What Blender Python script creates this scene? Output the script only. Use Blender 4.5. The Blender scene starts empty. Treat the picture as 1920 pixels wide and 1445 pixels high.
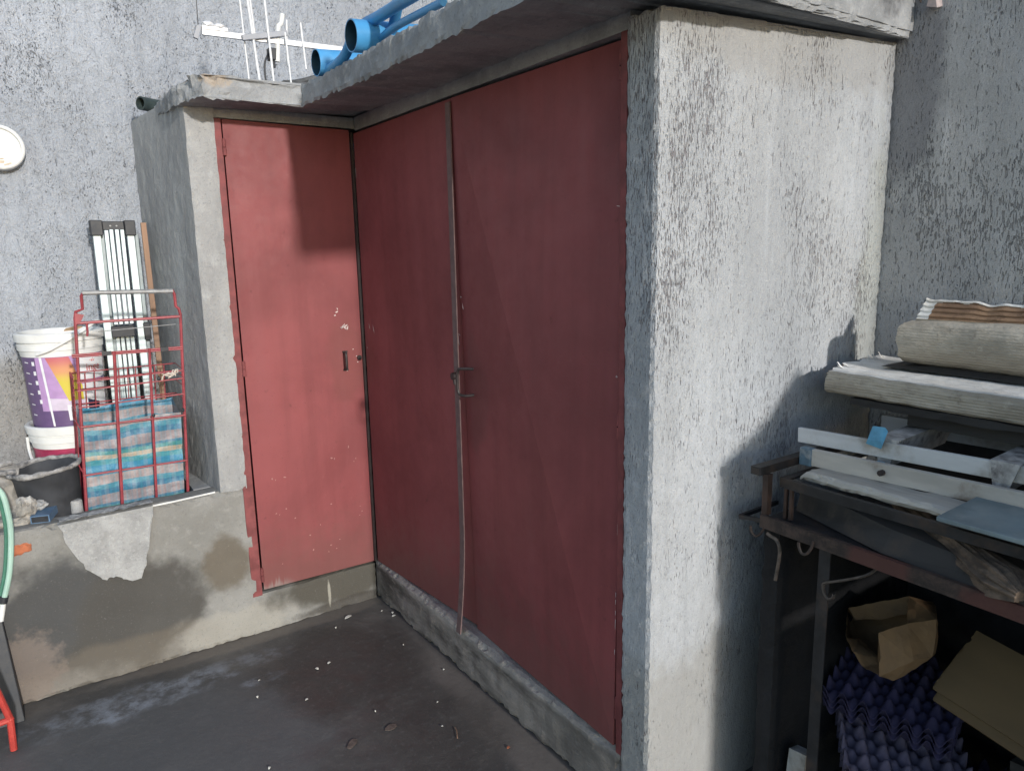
import bpy, bmesh, math, random
from mathutils import Vector, Matrix, noise
from mathutils.geometry import tessellate_polygon
R = math.radians
random.seed(7)
scene = bpy.context.scene
COL = scene.collection
V = Vector

# ------------------------------------------------------------------ camera, sky, sun, exposure
cam_d = bpy.data.cameras.new('camera'); cam = bpy.data.objects.new('camera', cam_d); COL.objects.link(cam)
def cam_basis(yaw, pitch, roll):
    f = V((math.sin(yaw)*math.cos(pitch), math.cos(yaw)*math.cos(pitch), math.sin(pitch)))
    r = V((math.cos(yaw), -math.sin(yaw), 0)); d = f.cross(r)
    r2 = r*math.cos(roll) + d*math.sin(roll); d2 = -r*math.sin(roll) + d*math.cos(roll)
    return r2, -d2, -f
cr, cu, cb = cam_basis(0.60452, -0.184195, 0.0197935)
CAM = V((-1.189, -2.801, 1.5))
cam.matrix_world = Matrix(((cr.x, cu.x, cb.x, CAM.x), (cr.y, cu.y, cb.y, CAM.y), (cr.z, cu.z, cb.z, CAM.z), (0, 0, 0, 1)))
cam_d.sensor_width = 36; cam_d.lens = 1350.67/1920*36; cam_d.clip_start = 0.05; cam_d.clip_end = 500
scene.camera = cam

SUN_EL = 15.9
world = bpy.data.worlds.new('World'); scene.world = world; world.use_nodes = True
wn = world.node_tree; wn.nodes.clear()
wo = wn.nodes.new('ShaderNodeOutputWorld'); bg = wn.nodes.new('ShaderNodeBackground'); sky = wn.nodes.new('ShaderNodeTexSky')
sky.sky_type = 'NISHITA'; sky.sun_disc = False; sky.sun_elevation = R(SUN_EL); sky.sun_rotation = R(180)
sky.air_density = 0.9; sky.dust_density = 0.25; sky.ozone_density = 0.3
bg.inputs['Strength'].default_value = 0.15
wn.links.new(sky.outputs[0], bg.inputs['Color']); wn.links.new(bg.outputs[0], wo.inputs['Surface'])
sun_d = bpy.data.lights.new('sun', 'SUN'); sun = bpy.data.objects.new('sun', sun_d); COL.objects.link(sun)
sun_d.energy = 2.2; sun_d.angle = R(2.4); sun_d.color = (1.0, 0.965, 0.915)
sun.rotation_euler = (R(90-SUN_EL), 0, 0); sun.location = (0, -8, 6)
scene.cycles.use_denoising = True; scene.cycles.denoising_prefilter = 'NONE'; scene.cycles.denoising_input_passes = 'RGB_ALBEDO_NORMAL'; scene.cycles.max_bounces = 7
scene.view_settings.view_transform = 'Standard'; scene.view_settings.look = 'None'
scene.view_settings.exposure = 0.66; scene.view_settings.gamma = 1.0; scene.view_settings.use_curve_mapping = False

# ------------------------------------------------------------------ material helpers
class NT:
    def __init__(s, name, org=None):
        s.m = bpy.data.materials.new(name); s.m.use_nodes = True; s.t = s.m.node_tree
        s.b = s.t.nodes['Principled BSDF']; s.co = s.t.nodes.new('ShaderNodeTexCoord').outputs['Object']
        if org: s.co = s.map((1, 1, 1), org)
    def n(s, k, **kw):
        o = s.t.nodes.new(k)
        for a, v in kw.items(): setattr(o, a, v)
        return o
    def put(s, sock, v):
        if hasattr(v, 'is_output') or isinstance(v, bpy.types.NodeSocket): s.t.links.new(v, sock)
        elif isinstance(v, (tuple, list)) and len(v) == 3 and sock.type == 'RGBA': sock.default_value = (*v, 1)
        else: sock.default_value = v
    def map(s, sc=(1, 1, 1), loc=(0, 0, 0), co=None):
        o = s.n('ShaderNodeMapping'); s.put(o.inputs['Vector'], co or s.co)
        o.inputs['Scale'].default_value = sc; o.inputs['Location'].default_value = loc; return o.outputs[0]
    def noise(s, scale, detail=4, rough=.55, dist=0, co=None):
        o = s.n('ShaderNodeTexNoise'); s.put(o.inputs['Vector'], co or s.co)
        o.inputs['Scale'].default_value = scale; o.inputs['Detail'].default_value = detail
        o.inputs['Roughness'].default_value = rough; o.inputs['Distortion'].default_value = dist; return o.outputs[0]
    def mr(s, v, a, b, c=0., d=1.):
        o = s.n('ShaderNodeMapRange'); o.interpolation_type = 'SMOOTHSTEP'; s.put(o.inputs['Value'], v)
        for i, x in zip(('From Min', 'From Max', 'To Min', 'To Max'), (a, b, c, d)): o.inputs[i].default_value = x
        return o.outputs[0]
    def mt(s, op, a, b=0.):
        o = s.n('ShaderNodeMath', operation=op); s.put(o.inputs[0], a); s.put(o.inputs[1], b); return o.outputs[0]
    def mix(s, f, a, b, mode='MIX'):
        o = s.n('ShaderNodeMix', data_type='RGBA', blend_type=mode); s.put(o.inputs[0], f); s.put(o.inputs[6], a); s.put(o.inputs[7], b); return o.outputs[2]
    def sep(s, co=None):
        o = s.n('ShaderNodeSeparateXYZ'); s.put(o.inputs[0], co or s.co); return o.outputs
    def spot(s, c, r, wob=.5, sc=7., soft=.35):
        """a patch with its own ragged outline round point c"""
        o = s.map(tuple(1/x for x in r), tuple(-a/x for a, x in zip(c, r)))
        ln = s.n('ShaderNodeVectorMath', operation='LENGTH'); s.put(ln.inputs[0], o)
        w = s.mt('MULTIPLY', s.mt('SUBTRACT', s.noise(sc, 5, .6), .5), wob*2)
        return s.mr(s.mt('ADD', ln.outputs['Value'], w), 1-soft, 1+soft*.3, 1., 0.)
    def bump(s, h, st=.5, d=.01, nrm=None):
        o = s.n('ShaderNodeBump'); o.inputs['Strength'].default_value = st; o.inputs['Distance'].default_value = d
        s.put(o.inputs['Height'], h)
        if nrm is not None: s.put(o.inputs['Normal'], nrm)
        return o.outputs[0]
    def out(s, col, rough=.85, nrm=None, metal=0., spec=.4):
        s.put(s.b.inputs['Base Color'], col); s.put(s.b.inputs['Roughness'], rough); s.b.inputs['Metallic'].default_value = metal
        s.b.inputs['Specular IOR Level'].default_value = spec
        if nrm is not None: s.put(s.b.inputs['Normal'], nrm)
        return s.m

def plain(name, col, rough=.6, metal=0., var=.18, sc=30, bump=.15, spec=.4, dirt=None, streak=(1, 1, 1)):
    t = NT(name); f = t.noise(sc, 5, .6, co=t.map(streak)); lo = tuple(c*(1-var) for c in col); hi = tuple(min(1, c*(1+var)) for c in col)
    c = t.mix(t.mr(f, .3, .7), lo, hi)
    if dirt: c = t.mix(t.mr(t.noise(sc*.35, 6, .65), .5, .68), c, dirt)
    return t.out(c, t.mr(f, .2, .8, rough*.85, min(1, rough*1.15)), t.bump(f, bump, .004), metal, spec)

def plaster(name, base, pit, dens=.60, tall=.2, warm=None, patches=(), grain=1., sc=70, org=None, fade=0., lump=0., k=.65):
    """thrown rough-cast render dragged downwards: fine open pits, grain, runs of dirt"""
    t = NT(name, org); x, y, z = t.sep()
    n1 = t.noise(sc, 2, .5, .5, co=t.map((1, 1, tall))); n2 = t.noise(sc*.5, 2, .55, .9, co=t.map((1, 1, tall*1.3), (3, 1, 7)))
    cl = t.mt('ADD', t.noise(3.2, 3, .6, co=t.map((1, 1, .7))), t.mt('MULTIPLY', t.noise(14, 2, .5, co=t.map((1, 1, .12), (9, 4, 0))), .35))
    cl = t.mt('MULTIPLY', t.mt('SUBTRACT', cl, .675), .48)
    if fade: cl = t.mt('ADD', cl, t.mt('MULTIPLY', t.mt('SUBTRACT', z, 1.2), fade))
    pits = t.mr(t.mt('ADD', n1, cl), dens, dens+.07)
    pits2 = t.mr(t.mt('ADD', n2, cl), dens+.04, dens+.10)
    pall = t.mt('MAXIMUM', pits, pits2)
    g = t.noise(420, 3, .7); rid = t.noise(170, 3, .65, co=t.map((1, 1, .5))); md = t.noise(60, 4, .65, co=t.map((1, 1, .35)))
    blot = t.noise(2.2, 6, .62, co=t.map((1, 1, .5))); run = t.noise(22, 4, .62, co=t.map((1, 1, .05)))
    c = t.mix(t.mr(blot, .33, .68), tuple(v*.8 for v in base), tuple(min(.8, v*1.1) for v in base))
    if warm: c = t.mix(t.mr(t.noise(1.3, 3, .5, co=t.map((1, 1, .5), (5, 2, 1))), .48, .70), c, warm)
    c = t.mix(t.mt('MULTIPLY', t.mr(run, .47, .72), .35), c, tuple(v*.66 for v in base))
    c = t.mix(t.mt('MULTIPLY', t.mr(run, .42, .25), .30), c, tuple(min(.85, v*1.3) for v in base))
    c = t.mix(t.mt('MULTIPLY', t.mr(md, .35, .7), .30), c, tuple(v*.62 for v in base))
    c = t.mix(t.mt('MULTIPLY', t.mr(g, .52, .68), .5), c, tuple(min(.85, v*1.4) for v in base))
    c = t.mix(t.mt('MULTIPLY', t.mr(rid, .42, .28), .55), c, tuple(v*.45 for v in base))
    for sp, colr, kk in patches: c = t.mix(t.mt('MULTIPLY', t.spot(*sp), kk), c, colr)
    c = t.mix(t.mt('MULTIPLY', pall, k), c, pit)
    h = t.mt('SUBTRACT', t.mt('ADD', t.mt('MULTIPLY', rid, .6), t.mt('MULTIPLY', g, .3)), t.mt('MULTIPLY', pall, .7))
    nb = None
    if lump: nb = t.bump(t.noise(24, 4, .6, .4, co=t.map((1, 1, .6))), lump, .03)
    return t.out(c, .93, t.bump(h, .9*grain, .006, nb), spec=.25)

def cement(name, base, dark, patches=(), sc=1., bumpy=.35, rough=.88, flat=(1, 1, 1), org=None):
    t = NT(name, org); co = t.map(flat)
    b1 = t.noise(3.2*sc, 7, .62, .3, co=co); b2 = t.noise(26*sc, 5, .65, co=co); g = t.noise(260, 3, .7)
    run = t.noise(14, 4, .6, co=t.map((1, 1, .1)))
    c = t.mix(t.mr(b1, .34, .66), dark, base)
    c = t.mix(t.mt('MULTIPLY', t.mr(run, .5, .7), .25), c, dark)
    c = t.mix(t.mt('MULTIPLY', t.mr(b2, .5, .72), .4), c, tuple(min(.8, x*1.3) for x in base))
    for sp, colr, k in patches: c = t.mix(t.mt('MULTIPLY', t.spot(*sp), k), c, colr)
    g2 = t.noise(95, 4, .7)
    c = t.mix(t.mt('MULTIPLY', t.mr(g2, .56, .70), .40), c, tuple(x*.40 for x in base))
    c = t.mix(t.mt('MULTIPLY', t.mr(g2, .40, .26), .20), c, tuple(min(.85, x*1.5) for x in base))
    c = t.mix(t.mt('MULTIPLY', t.mr(g, .58, .7), .4), c, tuple(x*.40 for x in base))
    h = t.mt('ADD', t.mt('MULTIPLY', b2, .6), t.mt('ADD', t.mt('MULTIPLY', g, .25), t.mt('MULTIPLY', g2, .4)))
    return t.out(c, rough, t.bump(h, bumpy, .006), spec=.3)

M = {}
# wall renders
M['render_light'] = plaster('light_render', (.42, .435, .455), (.12, .09, .095), .632, .13, (.42, .425, .43), sc=360, fade=.035, grain=1.2, k=.58,
    patches=[(((.90, -1.65, .9), (.10, .3, 1.0), .5, 9.), (.36, .37, .33), .5), (((.15, -1.65, .15), (.6, .3, .40), .6, 7.), (.30, .29, .265), .6), (((.55, -1.65, 2.0), (.7, .3, .12), .6, 14.), (.30, .29, .275), .5)])  # greener by the corner, darker low down and along the top
M['render_dark'] = plaster('weathered_render', (.56, .56, .56), (.16, .16, .165), .63, .2, None, org=(.945, -2, 0), sc=260, grain=1.3, lump=.45, k=.52,
    patches=[(((.94, -1.70, 1.95), (.3, .10, .35), .6, 9.), (.15, .15, .17), .6), (((.94, -1.75, 1.3), (.3, .2, .35), .6, 9.), (.34, .34, .35), .5), (((.94, -2.15, 1.95), (.3, .22, .3), .5, 5.), (.60, .60, .61), .5)])  # last patch paints the lighter, lit upper right of the wall
M['render_back'] = plaster('back_render', (.42, .445, .49), (.14, .14, .15), .655, .4, None, grain=1.6, sc=210, lump=1.0, k=.42,
    patches=[(((-1.0, .65, .85), (.6, .3, .35), .5, 5.), (.25, .23, .20), .7)])
M['pillar'] = cement('pillar_cement', (.39, .39, .385), (.27, .27, .27), bumpy=1.3, flat=(1, 1, .4))
M['low_wall'] = cement('damp_cement', (.27, .265, .25), (.20, .195, .18), bumpy=.5, org=(-1.5, .05, 0), patches=[
    (((-1.20, 0, .26), (.36, .3, .25), .8, 4.), (.060, .060, .060), .95),
    (((-.93, 0, .22), (.26, .3, .22), .8, 4.5), (.070, .066, .060), .95),
    (((-1.0, 0, .06), (.40, .3, .09), .5, 6.), (.14, .12, .095), .6),
    (((-.61, 0, .33), (.11, .3, .11), .7, 7.), (.12, .10, .075), .85),
    (((-.60, 0, .06), (.26, .3, .085), .6, 9.), (.32, .305, .27), .75),
    (((-.17, 0, .125), (.33, .3, .10), .45, 7.), (.075, .068, .055), .95),
    (((-.10, 0, .02), (.30, .3, .03), .4, 9.), (.05, .043, .036), .8),
    (((-.22, 0, .09), (.007, .3, .06), .5, 30.), (.34, .32, .27), .8),
    (((-1.30, 0, .12), (.13, .3, .15), .7, 26.), (.21, .17, .145), .6)])
M['kerb'] = cement('kerb_cement', (.31, .275, .245), (.075, .066, .058), bumpy=1., sc=2.2, flat=(1, .45, 1.4), patches=[
    (((0, -1.45, .1), (.3, .28, .16), .5, 8.), (.20, .18, .16), .6), (((0, -.75, .17), (.3, .9, .03), .6, 12.), (.36, .335, .31), .7)])  # second patch paints the kerb's lit top edge paler
M['slab'] = cement('roof_concrete', (.36, .365, .37), (.23, .235, .24), bumpy=.9, sc=1.5, patches=[
    (((-.54, -.17, 2.08), (.05, .2, .03), .9, 40.), (.42, .33, .24), .6),
    (((.80, -1.66, 2.2), (.09, .2, .12), .6, 22.), (.07, .07, .075), .85)])
M['mortar'] = cement('pale_mortar', (.42, .42, .415), (.29, .29, .285), bumpy=1.2, sc=3.)
M['floor'] = None
def floor_mat():
    t = NT('dark_floor'); b1 = t.noise(1.6, 8, .62, .6); b2 = t.noise(9, 7, .66, .4); g = t.noise(260, 3, .7); g2 = t.noise(45, 7, .72)
    c = t.mix(t.mr(b1, .36, .66), (.066, .064, .062), (.122, .114, .105))
    c = t.mix(t.mt('MULTIPLY', t.mr(b2, .5, .72), .5), c, (.15, .135, .12))
    c = t.mix(t.mt('MULTIPLY', t.mr(b2, .46, .28), .5), c, (.042, .042, .043))
    c = t.mix(t.mt('MULTIPLY', t.spot((-1.05, -.60, 0), (.60, .5, .3), .5, 3.), .5), c, (.125, .130, .135))
    sm = t.mr(t.noise(16, 8, .7), .38, .66)
    for cc, rr, k in (((-1.00, -.20, 0), (.34, .10, .3), .6), ((-.70, -.18, 0), (.28, .07, .3), .35), ((-.58, -.33, 0), (.10, .03, .3), .6), ((-1.06, -.24, 0), (.14, .045, .3), .7)):
        c = t.mix(t.mt('MULTIPLY', t.mt('MULTIPLY', t.spot((cc[0], cc[1], 0), rr, .7, 10.), sm), k), c, (.28, .305, .34))
    c = t.mix(t.mt('MULTIPLY', t.spot((-.45, -.02, 0), (.7, .06, .3), .5, 6.), .8), c, (.16, .14, .12))
    c = t.mix(t.mt('MULTIPLY', t.spot((-.05, -1.1, 0), (.09, .6, .3), .6, 7.), .7), c, (.145, .128, .115))
    c = t.mix(t.mt('MULTIPLY', t.spot((-.33, -.42, 0), (.30, .34, .3), .6, 4.), .75), c, (.050, .046, .042))
    c = t.mix(t.mt('MULTIPLY', t.spot((-.22, -.95, 0), (.2, .3, .3), .6, 4.), .6), c, (.058, .053, .048))
    c = t.mix(t.mt('MULTIPLY', t.mr(g2, .54, .66), .28), c, (.17, .165, .16))
    c = t.mix(t.mt('MULTIPLY', t.mr(g, .60, .74), .5), c, (.20, .195, .185))
    return t.out(c, t.mr(b2, .3, .7, .40, .75), t.bump(t.mt('ADD', b2, t.mt('ADD', t.mt('MULTIPLY', g, .2), t.mt('MULTIPLY', g2, .35))), .45, .006), spec=.4)
M['floor'] = floor_mat()

def red_paint(name, col=(.238, .064, .066)):
    t = NT(name); x, y, z = t.sep()
    b = t.noise(2.0, 6, .6, .3); f = t.noise(55, 5, .7); g = t.noise(18, 6, .7); st = t.noise(11, 5, .62, co=t.map((1, 1, .06)))
    c = t.mix(t.mr(b, .3, .7), tuple(k*.80 for k in col), tuple(k*1.12 for k in col))
    c = t.mix(t.mt('MULTIPLY', t.mr(st, .45, .72), .30), c, tuple(k*.62 for k in col))
    c = t.mix(t.mt('MULTIPLY', t.mr(st, .48, .3), .22), c, (.26, .085, .088))
    c = t.mix(t.mt('MULTIPLY', t.mr(f, .60, .75), .28), c, (.28, .11, .11))
    c = t.mix(t.mt('MULTIPLY', t.mr(g, .64, .74), .55), c, (.09, .034, .032))
    gr = t.spot((0, -.83, 1.05), (.3, .11, .20), .6, 9.); c = t.mix(t.mt('MULTIPLY', gr, .35), c, (.11, .045, .042))
    gr = t.spot((-.07, 0, 1.08), (.09, .3, .2), .6, 9.); c = t.mix(t.mt('MULTIPLY', gr, .35), c, (.15, .055, .045))
    c = t.mix(t.mt('MULTIPLY', t.mr(t.noise(200, 2, .5), .70, .76), .6), c, (.07, .03, .028))
    br = t.noise(120, 2, .5, co=t.map((1, 1, .06)))
    zz = t.mt('ADD', z, t.mt('MULTIPLY', br, -.10))
    low = t.mr(zz, .13, .165, 1., 0.)
    left = t.mr(t.mt('ADD', x, t.mt('MULTIPLY', z, 1.2)), -.21, -.12, 1., 0.)
    c = t.mix(t.mt('MULTIPLY', t.mt('MULTIPLY', low, left), .85), c, (.33, .31, .29))
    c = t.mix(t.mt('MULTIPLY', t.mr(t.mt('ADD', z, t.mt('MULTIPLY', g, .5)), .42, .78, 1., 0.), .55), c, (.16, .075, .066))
    wv = t.noise(3.0, 3, .5)
    return t.out(c, t.mr(g, .3, .7, .42, .6), t.bump(f, .12, .002, t.bump(wv, .35, .02)), spec=.25)
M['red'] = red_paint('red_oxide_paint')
M['red_frame'] = plain('red_frame_paint', (.19, .055, .055), .6, var=.25, sc=20, spec=.25)
M['astragal'] = plain('worn_strip_metal', (.155, .10, .095), .75, var=.2, sc=40)
M['black_metal'] = plain('sooty_steel', (.018, .018, .02), .55, var=.4, sc=25, bump=.4, dirt=(.05, .035, .028))
M['rust'] = plain('rusty_steel', (.06, .036, .028), .75, var=.45, sc=22, bump=.6, dirt=(.028, .024, .022))
def bar_mat():
    t = NT('rusted_bar', (.6, -2.2, 0)); f = t.noise(30, 6, .7); g = t.noise(9, 5, .65)
    c = t.mix(t.mr(f, .35, .65), (.030, .024, .022), (.075, .052, .044))
    for cc in ((.26, -2.06, .83), (.26, -2.30, .82), (.26, -2.55, .82)): c = t.mix(t.mt('MULTIPLY', t.spot(cc, (.05, .075, .05), .6, 18.), .85), c, (.10, .042, .035))
    return t.out(c, .7, t.bump(f, .6, .004), .2)
M['bar'] = bar_mat()
M['dark_iron'] = plain('dark_iron', (.03, .022, .022), .5, var=.3)
M['fill'] = cement('planter_soil', (.07, .068, .065), (.03, .03, .03), bumpy=.8)
M['soot_panel'] = cement('sooty_cement', (.020, .020, .022), (.009, .009, .010), bumpy=.5)
M['chip'] = plain('paint_chip', (.55, .45, .43), .8, var=.2)
M['white_plastic'] = plain('white_plastic', (.70, .70, .68), .45, var=.08, sc=8, dirt=(.58, .57, .54))
M['magenta'] = plain('magenta_plastic', (.33, .035, .085), .45, var=.15)
M['rubber'] = plain('black_rubber', (.035, .037, .042), .7, var=.3, sc=12, dirt=(.07, .07, .07))
M['mud'] = plain('dry_mortar_crust', (.30, .29, .28), .95, var=.4, sc=40, bump=1., dirt=(.07, .07, .075))
M['sand'] = plain('dry_rubble', (.36, .33, .29), .95, var=.4, sc=60, bump=1.)
M['alu'] = plain('pale_enamelled_tube', (.60, .68, .68), .4, var=.08, sc=10, bump=.05)
M['alu_dark'] = plain('tube_flank', (.30, .35, .36), .45, var=.15)
M['black_plastic'] = plain('black_plastic', (.025, .027, .032), .5, var=.2)
M['stick'] = plain('brown_wood', (.26, .16, .105), .75, var=.25, sc=14, streak=(1, 1, .08), bump=.4)
M['trolley'] = plain('red_wire_enamel', (.27, .045, .055), .42, var=.2, sc=30)
M['hook'] = plain('grimy_hook', (.085, .07, .06), .5, .3, var=.4, sc=60)
M['chrome'] = plain('worn_steel', (.28, .28, .28), .6, .3, var=.3, sc=30)
M['antenna'] = plain('antenna_aluminium', (.72, .72, .73), .4, .25, var=.06)
M['grey_plastic'] = plain('grey_plastic', (.30, .31, .34), .5, var=.1)
M['blue_pipe'] = plain('blue_pvc', (.07, .30, .58), .35, var=.12, sc=9, dirt=(.12, .36, .62))
M['blue_inner'] = plain('blue_pvc_inside', (.02, .06, .10), .6, var=.2)
M['hose_grey'] = plain('grey_cable', (.10, .10, .10), .6, var=.3, sc=30)
M['hose_green'] = plain('pale_green_hose', (.36, .52, .44), .35, var=.12, streak=(1, 1, .2))
M['hose_edge'] = plain('green_hose', (.06, .17, .12), .4, var=.12)
M['red_tube'] = plain('red_tube_paint', (.42, .05, .04), .45, var=.15)
M['steel_blue'] = plain('blue_steel_tube', (.10, .17, .27), .45, var=.2)
M['brick'] = plain('orange_brick', (.36, .12, .06), .9, var=.25, sc=25, bump=.6)
M['stone'] = plain('rough_stone', (.30, .28, .25), .95, var=.3, sc=25, bump=.8, dirt=(.45, .44, .42))
M['dark_pipe'] = plain('dark_green_pipe', (.035, .05, .05), .5, var=.2)
M['ladder'] = plain('worn_aluminium', (.60, .61, .62), .5, .15, var=.14, sc=14, dirt=(.34, .31, .27), bump=.15, streak=(1, .2, 1))
M['ladder_wood'] = plain('dusty_aluminium', (.48, .45, .41), .6, .1, var=.2, sc=14, dirt=(.20, .15, .11), streak=(1, .2, 1))
M['cap_blue'] = plain('blue_cap', (.10, .30, .44), .5, var=.2)
M['cap_slate'] = plain('slate_cap', (.09, .15, .20), .55, var=.2, sc=60, dirt=(.30, .32, .33))
M['tread'] = plain('paint_spattered_tread', (.40, .39, .38), .6, .1, var=.3, sc=40, dirt=(.09, .08, .08), bump=.3)
M['plank'] = plain('grey_plank', (.42, .395, .355), .85, var=.3, sc=16, streak=(1, .06, 1), bump=.5)
M['plate'] = plain('bluish_plate', (.17, .22, .24), .5, .1, var=.25, sc=8, dirt=(.28, .31, .31))
M['char'] = plain('charred_board', (.035, .033, .032), .8, var=.4, sc=18, streak=(1, .15, 1), bump=.6, dirt=(.07, .055, .045))
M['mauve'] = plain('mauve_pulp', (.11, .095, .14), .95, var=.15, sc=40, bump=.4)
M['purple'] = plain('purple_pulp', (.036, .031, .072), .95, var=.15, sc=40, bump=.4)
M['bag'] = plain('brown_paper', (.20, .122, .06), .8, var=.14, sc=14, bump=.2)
M['carton'] = plain('brown_carton', (.15, .10, .05), .85, var=.12, sc=10, streak=(1, .4, 1), bump=.2)  # toned darker than real card, standing in for shade under the rack
M['ink'] = plain('dark_ink', (.05, .04, .035), .8, var=.1)
M['leaf'] = plain('dry_leaf', (.12, .09, .075), .9, var=.3, sc=60)
M['petal'] = plain('white_petal', (.62, .60, .54), .8, var=.1)
def card_mat(name, base, dk):
    t = NT(name); x, y, z = t.sep()
    corr = t.mt('SINE', t.mt('MULTIPLY', z, 900.)); f = t.noise(9, 7, .68, co=t.map((1, .4, 1))); g = t.noise(90, 4, .7, co=t.map((1, .25, 1))); h = t.noise(30, 5, .7)
    c = t.mix(t.mr(f, .36, .62), dk, base); c = t.mix(t.mt('MULTIPLY', t.mr(g, .52, .7), .45), c, tuple(k*.45 for k in base))
    c = t.mix(t.mt('MULTIPLY', t.mr(h, .58, .72), .5), c, tuple(k*.35 for k in dk)); c = t.mix(t.mt('MULTIPLY', t.mr(h, .42, .3), .3), c, tuple(min(.8, k*1.35) for k in base))
    return t.out(c, .92, t.bump(t.mt('ADD', g, t.mt('ADD', t.mt('MULTIPLY', corr, .12), t.mt('MULTIPLY', h, .8))), .7, .006), spec=.2)
M['card'] = card_mat('weathered_card', (.50, .45, .375), (.34, .295, .235))
M['card_white'] = card_mat('bleached_card', (.80, .79, .76), (.66, .63, .58))
M['card_edge'] = card_mat('card_underside', (.33, .21, .13), (.21, .13, .085))
def plaid_mat():
    t = NT('plaid_fabric'); x, y, z = t.sep()
    w = t.mt('MULTIPLY', t.mt('SUBTRACT', t.noise(6, 2, .5), .5), .03)
    zz = t.mt('FRACT', t.mt('MULTIPLY', t.mt('ADD', z, w), 1/.205))
    rp = t.n('ShaderNodeValToRGB'); rp.color_ramp.interpolation = 'CONSTANT'; s = rp.color_ramp
    cols = [(0, (.22, .18, .19)), (.17, (.035, .13, .22)), (.27, (.06, .20, .27)), (.36, (.27, .22, .22)), (.52, (.045, .16, .25)), (.60, (.04, .20, .33)), (.70, (.05, .22, .26)), (.80, (.33, .27, .20)), (.88, (.05, .19, .19)), (.95, (.04, .13, .2))]
    s.elements[0].position = 0; s.elements[0].color = (*cols[0][1], 1); s.elements[1].position = cols[1][0]; s.elements[1].color = (*cols[1][1], 1)
    for p, c in cols[2:]: e = s.elements.new(p); e.color = (*c, 1)
    t.put(rp.inputs[0], zz)
    sx = t.mt('SINE', t.mt('MULTIPLY', x, 2*math.pi/.046)); sx2 = t.mt('SINE', t.mt('MULTIPLY', x, 2*math.pi/.017))
    c = t.mix(t.mt('MULTIPLY', t.mr(sx, .55, .75), .22), rp.outputs[0], (.03, .16, .20))
    c = t.mix(t.mt('MULTIPLY', t.mr(sx, -.35, -.75), .16), c, (.36, .36, .36))
    c = t.mix(t.mt('MULTIPLY', t.mr(sx2, .3, .7), .14), c, (.04, .30, .40))
    wr = t.noise(16, 4, .55)
    return t.out(c, .5, t.bump(wr, .5, .02), spec=.45)
M['plaid'] = plaid_mat()
for nm, c in dict(lab_purple=(.12, .075, .17), lab_lilac=(.40, .25, .46), lab_white=(.68, .68, .70), lab_dark=(.03, .03, .06), lab_red=(.50, .05, .06), lab_mauve=(.55, .48, .58)).items():
    M[nm] = plain(nm.replace('lab', 'label'), c, .4, var=.08, bump=.02)
def grad_mat():
    t = NT('label_gradient', (-1.045, .475, .872)); x, y, z = t.sep()
    f = t.mr(z, 1.03, 1.16); c = t.mix(t.mr(f, .0, .5), (.56, .46, .06), (.58, .27, .13)); c = t.mix(t.mr(f, .5, 1.), c, (.47, .12, .14))
    return t.out(c, .4)
M['lab_grad'] = grad_mat()

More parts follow.
